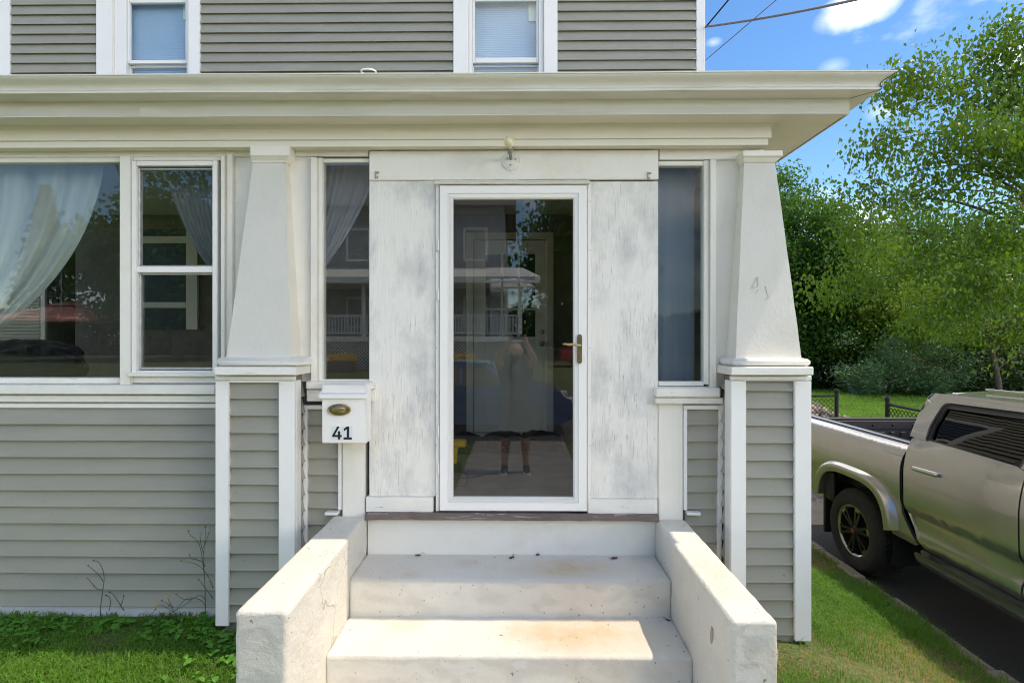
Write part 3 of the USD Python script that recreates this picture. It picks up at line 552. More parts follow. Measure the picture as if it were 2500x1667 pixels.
for side in (0, 1):
    if side == 0: b0, b1, t0, t1, zb_, zt_, cx0, cx1 = 553, 709, 618, 696, 873, 396, 612, 708
    else: b0, b1, t0, t1, zb_, zt_, cx0, cx1 = 1796, 1957.5, 1817, 1892, 876, 396, 1813.6, 1910
    Yb, Yt = 3.115, 3.20
    col = house.empty("column", label=("tapered white porch column between the windows and the door", "tapered white porch column at the right corner with traces of a lost number")[side])
    xm = (b0 + b1) / 2
    z0, z1 = PZ(zb_, Yb, xm), PZ(zt_, Yt, xm)
    A = (PX(b0, Yb), PX(b1, Yb), PX(t0, Yt), PX(t1, Yt))
    yb = YW + .02
    col.part("shaft", frustum(A[0], A[1], Yb, yb, z0, A[2], A[3], Yt, z1, 3 + side, None), "column_white", smooth=40)
    zc0, zc1 = z1 - .002, zbeam - .002
    cxa, cxb = PX(cx0, 3.17), PX(cx1, 3.17)
    e = .012
    col.part("capital", stack([(A[2] - .004, A[3] + .004, Yt - .004, z1 - .004), (A[2] - .006, A[3] + .006, Yt - .008, z1 + .006), (cxa, cxb, 3.165, z1 + .03), (cxa, cxb, 3.165, zc1)] if side == 0 else
             [(A[2] - .004, A[3] + .004, Yt - .004, z1 - .004), (A[2] - .008, A[3] + .008, Yt - .012, z1 + .004), (cxa + .008, cxb - .008, 3.175, z1 + .022), (cxa, cxb, 3.165, z1 + .026), (cxa, cxb, 3.165, PZ(368, 3.165, 1860))], YW + .02), "column_white")
    # base: torus moulding, slab
    m0, m1 = ((528, 741), (1790, 1980))[side]
    ms = [PX(m0, 3.05), PX(m1 if side else 735, 3.05)]
    zs_, zt2 = PZ(894, 3.05, xm), z0 + .004
    hh = zt2 - zs_
    sec = [(ms[0] + .012, ms[1] - .012, 3.07, zs_)]
    for a in np.linspace(-60, 90, 8):
        o = .022 * math.cos(math.radians(a)) * 1.0; sec.append((ms[0] + .022 - o, ms[1] - .022 + o, 3.075 - o, zs_ + hh * .5 + hh * .5 * math.sin(math.radians(a))))
    sec.append((A[0] - .002, A[1] + .002, Yb - .002, zt2 + .001))
    col.part("base_moulding", stack(sec, YW + .02), "flaking_white", smooth=50)
    s0, s1 = ((522, 723), (1785, 1987))[side]
    Ys = 3.03
    col.part("base_slab", box(PX(s0, Ys), PX(s1, Ys), Ys, YW + .02, PZ(916, Ys, xm), zs_ - .002, .005), "flaking_white")
    # pedestal clad in siding
    p = house.empty("pedestal", label=("sage clad pedestal under the column left of the steps", "sage clad pedestal under the corner column")[side])
    x0, x1 = ((PX(525.5, YP), PX(720, YP)), (PX(1784, YP), PX(1981, YP)))[side]
    i0, i1 = ((PX(558.5, YP), PX(680, YP)), (PX(1822, YP), PX(1940, YP)))[side]
    zt_ped = PZ(917.5, YP, xm)
    zb_l = (PZ(1528, YP, 540), PZ(1560, YP, 1800))[side]; zb_r = (PZ(1540, YP, 700), PZ(1565, YP, 1960))[side]
    p.part("core", box(x0 + .034, x1 - .034, YP + .040, YW + .02, -.05, zt_ped - .005, 0), "sheathing")
    p.part("head_trim", cat([box(x0, x1, YP - .004, YP + .02, PZ(928, YP, xm), zt_ped, .003), box(i0 - .002, i1 + .002, YP + .001, YP + .02, PZ(934 if side == 0 else 930, YP, xm), PZ(928.5, YP, xm), .002)]), "vinyl_white")
    ztt = PZ(928.5, YP, xm)
    p.part("corner_board", cat([box(x0, i0, YP - .002, YP + .02, zb_l, ztt - .001, .004), box(x0, x0 + .02, YP + .0205, YP + .09, zb_l, ztt - .001, .003)]), "vinyl_white")
    p.part("corner_board", cat([box(i1, x1, YP - .002, YP + .02, zb_r, ztt - .001, .004), box(x1 - .02, x1, YP + .0205, YP + .09, zb_r, ztt - .001, .003)]), "vinyl_white")
    zbot = (PZ(1479, YP, 620), PZ(1552, YP, 1880))[side]
    n_rows = (13, 15)[side]; ex = (ztt - .012 - zbot) / ((1479 - 934) / 42.1 if side == 0 else (1552 - 931) / 42.85)
    clad(p, (i0 - .006, YP + .034), (i1 + .006, YP + .034), FR, zbot - ex * (1.0 if side == 0 else 1), ztt - .004, ex, seed=51 + side)
    inner = 1 if side == 0 else -1
    xi = x1 - .028 if side == 0 else x0 + .028
    a, b = ((xi, YP + .09), (xi, YW - .02)) if side == 0 else ((xi, YW - .02), (xi, YP + .09))
    clad(p, a, b, (inner, 0), zbot - ex, ztt - .02, ex, seed=61 + side)
    ped.append((x0, x1))
# right outer side of the corner pedestal and porch side wall
side_w = house.empty("side_wall", label="sage siding on the driveway side of the porch")
xsd = ped[1][1] - .02
side_w.part("sheathing", box(xsd - .06, xsd - .004, YW - .02, 5.6, 0, .98, 0), "sheathing"); side_w.part("sill_board", box(1.47, xsd + .03, YW + .021, 5.6, .981, 1.03, .006), "flaking_white")
clad(side_w, (xsd, YP + .095), (xsd, 5.6), (1, 0), .05, .98, seed=77)
# marks where the old number was on the corner column
def on_col(px, py):
    t = (PZ(py, 3.15, px) - PZ(876, 3.115, 1876)) / (PZ(396, 3.20, 1876) - PZ(876, 3.115, 1876)); Y = 3.115 + t * .085
    p = at(px, py, Y); p[1] -= .0015; return p
strokes = [((1848, 677), (1835, 703)), ((1835, 703), (1851, 699)), ((1849, 676), (1851, 699)), ((1853, 706), (1845, 716)), ((1866, 699), (1869, 701)), ((1869, 700), (1872, 717)), ((1872, 717), (1875, 722)), ((1876, 723), (1868, 733))]
cm = house.empty("number_scar", label="faint traces of a removed 41 on the corner column")
for a, b in strokes: cm.part("scratch", tube([on_col(*a), on_col(*b)], .0012, 5), "scar")

# beam, soffit, fascia, gutter
zso = PZ(284, 3.05)                                  # soffit height
XE = PX(2069, 3.05)
house.part("beam", box(-4.6, PX(1884, 3.17), 3.17, 3.30, PZ(339, 3.17), PZ(312, 3.17) + .004, .002), "soffit_paint")
house.part("crown_moulding", prism([(-.004, 0), (.003, 0), (.005, .004), (.012, .020), (.014, zso - PZ(312, 3.17)), (-.004, zso - PZ(312, 3.17))], (-4.6, 3.17, PZ(312, 3.17)), (PX(1892, 3.16), 3.17, PZ(312, 3.17)), (0, -1, 0), segs=10, jitter=.0015, rng=np.random.default_rng(9)), "soffit_paint", smooth=30)
house.part("lower_beam", box(-4.6, PX(1874, 3.19), 3.181, 3.31, zbeam, PZ(339, 3.17) + .004, .002), "soffit_paint")
house.part("side_beam", box(PX(1884, 3.17) - .13, PX(1884, 3.17) - .001, 3.305, 5.45, zbeam, zso - .002, .006), "soffit_paint")
house.part("soffit", box(-4.6, XE - .002, 3.05 + .001, 3.62, zso, zso + .018, 0), "soffit_paint")
house.part("soffit", box(1.30, XE - .002, 3.621, 5.47, zso, zso + .018, 0), "soffit_paint")
zf1 = PZ(244, 3.05)
fas = [(0, 0), (.018, 0), (.020, .004), (.016, .012), (.014, zf1 - zso - .03), (.020, zf1 - zso - .012), (.020, zf1 - zso), (0, zf1 - zso)]
jx = PX(341, 3.04)
house.part("fascia_board", prism(fas, (-4.6, 3.052, zso), (jx - .001, 3.052, zso), (0, -1, 0), segs=6, jitter=.0012, rng=np.random.default_rng(1)), "gutter_paint", smooth=30)
house.part("fascia_board", prism(fas, (jx + .001, 3.052, zso), (XE + .004, 3.052, zso), (0, -1, 0), segs=14, jitter=.0012, rng=np.random.default_rng(2)), "gutter_paint", smooth=30)
house.part("fascia_board", prism(fas, (XE - .01, 3.06, zso), (XE - .01, 5.6, zso), (1, 0, 0)), "gutter_paint", smooth=30)
# ogee gutter with a mitred corner: (outward from fascia, height above its bottom)
hg = PZ(180, 2.895) - PZ(227, 2.945)
og = [(0, 0), (.098, 0), (.104, .003), (.106, .012), (.101, .017), (.098, .024), (.0985, hg * .34), (.102, hg * .46), (.112, hg * .58), (.128, hg * .68), (.142, hg * .77), (.149, hg * .86), (.150, hg * .92), (.155, hg * .925), (.156, hg), (.150, hg + .001), (.146, hg * .97), (.136, hg * .80), (.100, hg * .5), (.090, hg * .3), (.005, .012), (.0, .012)]
zg0 = PZ(227, 2.945)
def gutter():
    V = []; xs = np.linspace(-4.6, 0, 14)
    Yf = 3.034; Xf = XE + .010
    rg = np.random.default_rng(4)
    for x in np.linspace(-4.6, 1.6, 18):
        j = rg.normal(0, .0012, 2)
        V.append([(x, Yf - o + j[0] * (o > .05), zg0 + h + j[1] * .5) for o, h in og])
    V.append([(Xf + o, Yf - o, zg0 + h) for o, h in og])
    for y in (3.6, 4.4, 5.6): V.append([(Xf + o, y, zg0 + h) for o, h in og])
    return np.array(V)
GV = gutter()
gm = house.part("gutter", (lambda m: (m.fix_normals(), m)[1])(loft_grid(np.concatenate([GV[:19], GV[:19, :1]], 1))), "gutter_paint", smooth=28, label="long white metal gutter along the porch roof edge")
house.part("gutter", (lambda m: (m.fix_normals(), m)[1])(loft_grid(np.concatenate([GV[18:], GV[18:, :1]], 1))), "gutter_paint", smooth=28, label="short gutter round the driveway side")
# mitre seam
Node(gm.path, gm.origin).part("mitre_seam", tube([np.array(GV[18][i]) + np.array([-.004, -.0035, 0]) for i in range(0, 12)], .0022, 5), "dark_gap")
p = np.array(GV[18][9]) + [.028, .0, -.012]
Node(gm.path, gm.origin).part("rivet", trimesh.creation.icosphere(1, .004).apply_translation(p), "mill_alloy")
# porch roof: rising from the gutter to the upper wall
zr0, zr1 = zg0 + hg - .01, 4.25
roof = house.empty("porch_roof", label="low hipped porch roof behind the gutter")
k = 12
for i in range(k):
    a, b = i / k, (i + 1) / k
    Ya, Yb_, za, zb2 = 3.0 + 2.48 * a, 3.0 + 2.48 * b, zr0 + (zr1 - zr0) * a, zr0 + (zr1 - zr0) * b
    xe_a, xe_b = XE + .08 - 1.0 * a, XE + .08 - 1.0 * b
    roof.part("shingle_course", hull([(-4.6, Ya, za + .012), (xe_a, Ya, za + .012), (-4.6, Yb_ + .02, zb2 + .004), (xe_b, Yb_ + .02, zb2 + .004), (-4.6, Ya, za), (xe_a, Ya, za), (-4.6, Yb_ + .02, zb2 - .006), (xe_b, Yb_ + .02, zb2 - .006)]), "shingle")
roof.part("side_slope", hull([(XE + .08, 3.0, zr0), (XE + .08, 5.6, zr0), (XE - .92, 5.48, zr1), (XE - .92, 5.6, zr1), (XE - .3, 5.6, zr0), (XE - .3, 3.7, zr0)]), "shingle")

# upper storey
up = house.empty("upper_wall", label="sage siding wall of the upper storey")
YU_ = YU
zU0 = PZ(174, YU); rows = 24; ex = PZ(150.2, YU) - PZ(174, YU)
def PXu(x): return PX(x, YU)
for wa, wb_, lo in ((-400, 245, 3.0), (486, 1112, 3.0), (1355, 1719, 3.0)): up.part("sheathing", box(PXu(wa), PXu(wb_), YU + .014, YU + .2, lo, 7.2, 0), "sheathing")
for wa, wb_ in ((245, 486), (1112, 1355)):
    up.part("sheathing", box(PXu(wa) + .001, PXu(wb_) - .001, YU + .014, YU + .2, 3.0, 4.42, 0), "sheathing"); up.part("sheathing", box(PXu(wa) + .001, PXu(wb_) - .001, YU + .04, YU + .2, 5.62, 7.2, 0), "sheathing")
for s0, s1, sd in ((31, 240, 1), (491, 1108, 2), (1360, 1700, 3)):
    clad(up, (PXu(s0), YU), (PXu(s1), YU), FR, zU0 - 4 * ex, 7.15, ex, seed=90 + sd)
clad(up, (-6.5, YU), (PXu(-60), YU), FR, zU0 - 4 * ex, 7.15, ex, seed=99)
xc = PXu(1720)
up.part("corner_board", box(PXu(1698), xc, YU - .022, YU + .02, 4.0, 7.15, .006), "vinyl_white")
up.part("corner_board", box(xc - .02, xc, YU + .0205, YU + .12, 4.0, 7.15, .006), "vinyl_white")
up.part("casing", box(PXu(-58), PXu(30), YU - .025, YU + .02, 4.0, 6.75, .006), "vinyl_white", label="window casing cut by the left edge")
side_u = house.empty("upper_side_wall", label="driveway side of the upper storey")
side_u.part("wall", box(xc - .2, xc - .01, YU + .125, 13.5, -.2, 7.2, 0), "siding_vinyl")
clad(side_u, (xc - .006, YU + .13), (xc - .006, 13.4), (1, 0), .1, 7.1, .1016, seed=201)
for ya, za, yb, zb in ((6.4, 1.4, 7.3, 2.9), (6.4, 4.4, 7.3, 6.0), (9.6, 1.4, 10.5, 2.9), (9.6, 4.4, 10.5, 6.0)):
    w_ = side_u.part("side_window", cat([box(xc - .005, xc + .03, ya, ya + .11, za, zb, .004), box(xc - .005, xc + .03, yb - .11, yb, za, zb, .004), box(xc - .005, xc + .032, ya + .1105, yb - .1105, za, za + .10, .004), box(xc - .005, xc + .032, ya + .1105, yb - .1105, zb - .11, zb, .004), box(xc - .005, xc + .02, ya + .1105, yb - .1105, (za + zb) / 2 - .025, (za + zb) / 2 + .025, .003)]), "vinyl_white")
    Node(w_.path, w_.origin).part("pane", box(xc + .0145, xc + .0175, ya + .1, yb - .1, za + .09, zb - .1, 0), "far_dark")
house.part("back_wall", box(-6.5, xc - .2, 13.3, 13.5, -.2, 7.2, 0), "siding_vinyl")
house.part("west_wall", box(-6.5, -6.4, YU + .21, 13.3, -.2, 7.2, 0), "siding_vinyl")
mr = hull([(-6.9, YU - .35, 7.2), (xc + .35, YU - .35, 7.2), (-6.9, 13.9, 7.2), (xc + .35, 13.9, 7.2), (-6.9, YU - .35, 7.3), (xc + .35, YU - .35, 7.3), (-6.9, 13.9, 7.3), (xc + .35, 13.9, 7.3), (-6.9, 9.6, 10.4), (xc + .35, 9.6, 10.4)])
house.part("main_roof", mr, "shingle")
def up_window(c0, c1, s_left, g0, g1, s_right, label, y_mid0, y_mid1, gl):
    w = house.empty("upper_window", label=label)
    zt_, zb2 = 6.75, PZ(215, YU)
    zm0, zm1 = PZ(y_mid0, YU), PZ(y_mid1, YU)
    ztop = PZ(-1 if c0 < 1000 else 1, YU)                       # head of the upper pane
    w.part("casing", cat([box(PXu(c0), PXu(s_left[0]), YU - .030, YU + .03, zb2, ztop + .17, .006), box(PXu(s_right[1]), PXu(c1), YU - .030, YU + .03, zb2, ztop + .17, .006), box(PXu(c0) - .02, PXu(c1) + .02, YU - .032, YU + .03, ztop + .1705, ztop + .30, .006)]), "vinyl_white")
    w.part("frame", cat([box(PXu(s_left[0]) + .0005, PXu(s_left[1]), YU - .004, YU + .06, zb2, ztop + .05, .003), box(PXu(s_right[0]), PXu(s_right[1]) - .0005, YU - .004, YU + .06, zb2, ztop + .05, .003), box(PXu(s_left[0]) + .001, PXu(s_right[1]) - .001, YU - .003, YU + .05, ztop + .0505, ztop + .17, .003)]), "vinyl_white")
    s = w.part("upper_sash", frame_mesh(PXu(s_left[1]) + .001, PXu(s_right[0]) - .001, zm1, ztop + .05, .022, YU + .012, YU + .05, wt=.05, wb=zm0 - zm1), "vinyl_white")
    xa, xb = PXu(g0), PXu(g1)
    Node(s.path, s.origin).part("pane", pane_box(xa - .008, xb + .008, zm0 - .005, ztop + .004, YU + .030), "upper_glass")
    s = w.part("lower_sash", frame_mesh(xa - .012, xb + .012, zb2 + .02, zm1 - .002, .022, YU + .052, YU + .08, wt=.020), "vinyl_white")
    Node(s.path, s.origin).part("pane", pane_box(xa, xb, zb2 + .02, zm1 - .02, YU + .066), "upper_glass")
    bl = []
    z = zm0 + .0
    for z in np.arange(zm1 - .25, ztop + .04, .0195):
        m = box(xa - .02, xb + .02, -.011, .011, -.0006, .0006, 0); m.apply_transform(rotm(76, [1, 0, 0])); m.apply_translation([0, YU + .105, z]); bl.append(m)
    w.part("blind", cat(bl), "blind_slat", kind="stuff")
    for f in (.16, .86): w.part("blind_cord", tube([(xa + (xb - xa) * f, YU + .096, zm1 - .2), (xa + (xb - xa) * f, YU + .096, ztop + .03)], .0016, 5), "blind_slat")
    lc = box(xa + (xb - xa) * .85, xa + (xb - xa) * .985, YU + .082, YU + .094, ztop - (.14 if c0 < 1000 else .17), ztop + .05, .004)
    w.part("window_sticker", lc, "light_cap", smooth=True, label="pale green strip hanging at the top corner of the blind")
    w.part("room_back", box(xa - .1, xb + .1, YU + .28, YU + .3, zb2, ztop + .2, 0), "inner_trim")
up_window(239, 492, (280, 309), 309, 456, (456, 463), "upstairs window with closed blinds nearer the left edge", 140, 149, 0)
up_window(1107, 1361, (1145, 1154), 1154, 1315, (1315, 1327), "upstairs window with closed blinds above the front door", 139, 152, 1)

# porch interior
zfl_in = zfl + .01
inner = house.empty("porch_interior", label="dim inside of the enclosed porch")
inner.part("floor", box(-4.6, 1.45, YW + .10, YU - .02, zfl_in - .08, zfl_in, 0), "porch_floor")
inner.part("ceiling", box(-4.6, 1.40, 3.63, YU - .02, zso - .012, zso - .002, 0), "porch_ceiling")
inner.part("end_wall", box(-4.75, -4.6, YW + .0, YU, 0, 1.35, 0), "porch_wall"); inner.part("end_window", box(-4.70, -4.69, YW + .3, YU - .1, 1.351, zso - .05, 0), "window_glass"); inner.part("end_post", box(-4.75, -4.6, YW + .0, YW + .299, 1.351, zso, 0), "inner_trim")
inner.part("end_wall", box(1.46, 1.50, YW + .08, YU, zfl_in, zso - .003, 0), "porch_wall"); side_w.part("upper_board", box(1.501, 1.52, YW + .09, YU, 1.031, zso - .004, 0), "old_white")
yi = 5.44
ix0, ix1 = PX(1139, yi), PX(1351, yi); iz0, iz1 = zfl_in, PZ(568, yi)
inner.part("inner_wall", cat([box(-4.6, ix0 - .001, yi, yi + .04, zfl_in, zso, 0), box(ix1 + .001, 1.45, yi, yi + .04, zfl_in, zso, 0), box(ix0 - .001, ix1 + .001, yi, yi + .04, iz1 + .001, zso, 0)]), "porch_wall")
idr = house.empty("inner_door", label="pale inner front door with a grid of panes, seen through the storm door")
idr.part("casing", frame_mesh(ix0, ix1, iz0, iz1, PX(1156, yi) - ix0, yi - .02, yi + .04, wb=.10), "inner_trim")
dx0, dx1 = PX(1157, yi), PX(1335, yi); dz0, dz1 = iz0 + .105, PZ(587, yi)
lx0, lx1, lz0, lz1 = PX(1185, yi), PX(1307, yi), PZ(822, yi), PZ(620, yi)
slab = idr.part("slab", cat([box(dx0, lx0, yi + .002, yi + .04, dz0, dz1, .002), box(lx1, dx1, yi + .002, yi + .04, dz0, dz1, .002), box(lx0 + .0005, lx1 - .0005, yi + .003, yi + .04, lz1, dz1 - .001, 0), box(lx0 + .0005, lx1 - .0005, yi + .003, yi + .04, dz0 + .001, lz0, 0)]), "inner_door")
for k in (1, 2):
    x = lx0 + (lx1 - lx0) * k / 3; idr.part("muntin", box(x - .012, x + .012, yi - .004, yi + .03, lz0, lz1, .003), "inner_door")
for k in (1, 2):
    z = lz0 + (lz1 - lz0) * k / 3; idr.part("muntin", box(lx0, lx1, yi - .002, yi + .028, z - .010, z + .010, .003), "inner_door")
idr.part("pane", pane_box(lx0, lx1, lz0, lz1, yi + .012), "window_glass")
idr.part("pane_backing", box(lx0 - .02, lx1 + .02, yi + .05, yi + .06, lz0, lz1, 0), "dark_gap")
for k in range(2):
    xa = dx0 + .12 + k * .34
    idr.part("lower_panel", box(xa, xa + .26, yi - .004, yi + .002, dz0 + .15, lz0 - .15, .003), "inner_door")
for py, mt in ((810, "brass"), (839, "antique_brass")):
    p = at(1323, py, yi)
    idr.part("knob" if py > 820 else "deadbolt", oriented(lathe([(0, 0), (.028, 0), (.028, .012), (.012, .016), (.012, .03), (.026, .04), (.026, .055), (0, .064)] if py > 820 else [(0, 0), (.026, 0), (.024, .014), (.01, .018), (0, .018)], "y", 20), t=(p[0], yi + .0, p[2])), mt, smooth=40)
# window of the inner wall with tan blinds, and a pale cross of trim seen through the sash window
iw = house.empty("inner_window", label="inner window with tan blinds behind the big porch window")
ax0, ax1, az0, az1 = PX(-160, yi), PX(116, yi), PZ(905, yi, 50), PZ(560, yi, 50)
iw.part("casing", frame_mesh(ax0, ax1, az0, az1, .05, yi - .03, yi - .001), "inner_trim")
for k, z in enumerate(np.arange(az0 + .06, az1 - .06, .034)):
    m = box(ax0 + .052, ax1 - .052, -.0185, .0185, -.001, .001, 0); m.apply_transform(rotm(64, [1, 0, 0])); m.apply_translation([0, yi - .03, z]); iw.part("slat", m, "tan_blind")
iw2 = house.empty("inner_window", label="inner window with a pale frame behind the sash window")
bx0, bx1 = PX(300, yi), PX(486, yi)
iw2.part("casing", cat([box(PX(458, yi), bx1, yi - .03, yi - .001, PZ(805, yi, 470), PZ(560, yi, 470), .003), box(bx0, PX(458, yi) - .001, yi - .028, yi - .001, PZ(752, yi, 400), PZ(738, yi, 400), .003), box(bx0, PX(458, yi) - .001, yi - .028, yi - .001, PZ(595, yi, 400), PZ(578, yi, 400), .003)]), "inner_trim")
iw2.part("pane", box(bx0, PX(458, yi) - .001, yi - .012, yi - .006, PZ(805, yi, 400), PZ(560, yi, 400), 0), "far_dark")
# ------------------------------------------------------------ front steps
steps = thing("front_steps", "cream painted concrete front steps with low walls either side", "steps", (0, 2.7, 0))
zl_top, zr_top = .703, .688
steps.part("side_wall", rounded(-1.135, -.924, 2.10, 3.238, -.1, zl_top, .022, .022, .006, 11, 1), "stucco", smooth=True, label="low wall left of the steps")
steps.part("side_wall", rounded(.838, 1.020, 2.075, 3.238, -.1, zr_top, .018, .022, .006, 11, 2), "stucco", smooth=True, label="low wall right of the steps")
steps.part("upper_step", rounded(-.928, .842, 2.885, 3.231, .1, .472, .02, .024, .005, 12, 3), "upper_tread", smooth=True)
steps.part("lower_step", rounded(-.928, .842, 2.53, 3.0, -.1, .27, .02, .024, .005, 12, 4), "lower_tread", smooth=True)
steps.part("bottom_step", rounded(-.928, .842, 2.20, 2.65, -.2, .085, .02, .04, .0035, 10, 5), "stucco", smooth=True)
p = at(1733, 1472, 2.3)
chip = sg.Polygon([(-.014, .045), (.002, .05), (.014, .02), (.018, -.01), (.012, -.028), (.02, -.055), (.005, -.035), (-.008, -.012), (-.017, .015)])
cm_ = trimesh.creation.extrude_polygon(chip, .003); cm_.apply_transform(rotm(90, [1, 0, 0])); cm_.apply_transform(rotm(90, [0, 0, 1])); cm_.apply_translation([.8365, 2.29, .50])
steps.part("flaked_spot", cm_, "chip", label="brown flaked spot on the right low wall")

# ------------------------------------------------------------ mailbox
Ym = 3.105
mx0, mx1 = PX(785, Ym), PX(895, Ym); mz0, mz1 = PZ(1082, Ym, 840), PZ(952, Ym, 840)
mail = thing("mailbox", "white wall mailbox numbered 41 with an oval brass emblem", "mailbox", ((mx0 + mx1) / 2, 3.2, mz0))
body = rounded(mx0, mx1, Ym, 3.205, mz0, mz1 + .035, .008, .05)
mail.part("body", body, "trim_white", smooth=30)
zl0, zl1 = PZ(972, Ym - .012, 840), PZ(946, 3.2, 840) + .015
lid = hull([(x, y, z) for x in (mx0 - .012, mx1 + .004) for y, z in ((Ym - .014, zl0), (Ym - .014, zl0 + .022), (Ym - .006, zl0 + .030), (3.2, zl1 + .01), (3.2, zl0 + .01), (Ym + .02, zl0))])
mail.part("lid", lid, "vinyl_white")
pe = at(829, 999.5, Ym)
el = trimesh.creation.icosphere(3, 1.0); el.apply_scale([.069, .010, .035]); el.apply_translation([pe[0], Ym - .002, pe[2]])
em = mail.part("emblem", el, "antique_brass", smooth=True, label="oval brass emblem")
tor = trimesh.creation.torus(1.0, .07, 48, 8); tor.apply_transform(rotm(90, [1, 0, 0])); tor.apply_scale([.066, .07, .032]); tor.apply_translation([pe[0], Ym - .006, pe[2]])
Node(em.path, em.origin).part("rim", tor, "brass", smooth=True)
el2 = trimesh.creation.icosphere(3, 1.0); el2.apply_scale([.040, .006, .018]); el2.apply_translation([pe[0], Ym - .0095, pe[2]])
Node(em.path, em.origin).part("boss", el2, "brass", smooth=True)
zs0_, zs1_ = PZ(1073, Ym, 834), PZ(1040, Ym, 834)
for ch, xa, xb in (("4", 810, 836), ("1", 837.5, 861)):
    X0, X1 = PX(xa, Ym), PX(xb, Ym)
    st = mail.part("number_sticker", box(X0, X1, Ym - .0015, Ym + .001, zs0_, zs1_, 0), "sticker")
    t = meshkit.text_mesh(ch, .072, .0012, bold=True); t.apply_transform(rotm(90, [1, 0, 0])); c = t.bounds.mean(0)
    t.apply_translation([(X0 + X1) / 2 - c[0], Ym - .0016 - t.bounds[1][1] , (zs0_ + zs1_) / 2 - c[2]])
    Node(st.path, st.origin).part("digit", t, "black_ink")

# ------------------------------------------------------------ porch light
pl = at(1248, 394, YW - .02)
lamp = thing("porch_light", "bare yellowish bulb in a grey socket on a round plate above the door", "wall lamp", pl)
lamp.part("plate", oriented(lathe([(0, 0), (.058, 0), (.058, .004), (.053, .007), (.049, .006), (.036, .012), (.018, .014), (0, .014)], "y", 36), t=pl), "old_white", smooth=35)
for a in (20, 150, 262):
    lamp.part("screw", oriented(lathe([(0, 0), (.005, 0), (.004, .003), (0, .004)], "y", 10), t=pl + [.028 * math.cos(math.radians(a)), -.013, .028 * math.sin(math.radians(a))]), "socket_metal")
b0 = pl + [-.002, -.012, .012]; tip = at(1243, 348, YW - .20)
dvec = tip - b0; Ld = np.linalg.norm(dvec); dvec /= Ld
def along(profile, n=24):
    m = trimesh.creation.revolve(np.asarray(profile, float), sections=n); m.apply_transform(trimesh.geometry.align_vectors([0, 0, 1], dvec)); m.apply_translation(b0); return m
s0 = Ld - .105
lamp.part("socket", along([(0, 0), (.010, 0), (.010, s0), (.017, s0 + .004), (.0185, s0 + .05), (.017, s0 + .053), (0, s0 + .053)]), "socket_metal", smooth=40)
bs = s0 + .053
lamp.part("bulb", along([(.0125, bs - .003), (.014, bs + .010), (.021, bs + .028), (.0285, bs + .047), (.030, bs + .060), (.027, bs + .074), (.018, bs + .085), (.008, bs + .0895), (0, bs + .090)]), "bulb_glass", smooth=True)

# ring lying on the gutter edge
ring = trimesh.creation.torus(.042, .005, 36, 8); ring.apply_scale([1, .8, 1]); rp = at(900, 176, 3.03); ring.apply_translation(rp)
single("plastic_ring", ring, "vinyl_white", label="small white plastic ring lying on the gutter edge", category="ring", smooth=True)

# ------------------------------------------------------------ curtains
def curtain(name, label, mat, T0, T1, C0, C1, B0, B1, Y, folds, amp, n=90, m=50, group=None):
    "a gathered cloth: every thread a curve from the rod (T0..T1) over C0..C1 to the gather B0..B1, photo pixels at depth Y"
    s = np.linspace(0, 1, n); t = np.linspace(0, 1, m); P = np.zeros((n, m, 3))
    for i, a in enumerate(s):
        A, C, B = (np.array(p0) * (1 - a) + np.array(p1) * a for p0, p1 in ((T0, T1), (C0, C1), (B0, B1)))
        for j, b in enumerate(t):
            q = A * (1 - b) ** 2 + 2 * C * b * (1 - b) + B * b * b
            y = Y + amp * (math.sin(a * folds * 6.283 + .9 * math.sin(b * 3)) * (.5 + .6 * math.sin(a * 9.7 + 1)) + .45 * math.sin(a * folds * 2.3 * 6.283 + b * 2 + 1.3)) * (.55 + .45 * b)
            P[i, j] = at(q[0] * 1.063, q[1] * 1.063, y)
    mesh = solidify(loft_grid(P), .0015)
    return single(name, mesh, mat, label=label, category="curtain", smooth=True, group=group)
curtain("curtain", "sheer white curtain swept to the left behind the big window", "sheer_cloth", (-420, 372), (240, 374), (-330, 560), (205, 640), (-260, 800), (-60, 792), 3.41, 7, .04)
curtain("curtain", "dark grey curtain gathered to the right behind the sash window", "grey_cloth", (372, 374), (560, 374), (425, 560), (545, 540), (500, 640), (560, 640), 3.42, 6, .014)
curtain("curtain", "grey curtain swept across the window behind the mailbox", "pale_grey_cloth", (690, 366), (872, 366), (690, 520), (838, 500), (680, 640), (736, 626), 3.42, 5, .014)
curtain("curtain", "blue grey curtain hanging straight behind the window right of the door", "blue_grey_cloth", (1490, 370), (1594, 370), (1490, 600), (1595, 600), (1490, 892), (1594, 892), 3.40, 1.6, .007)

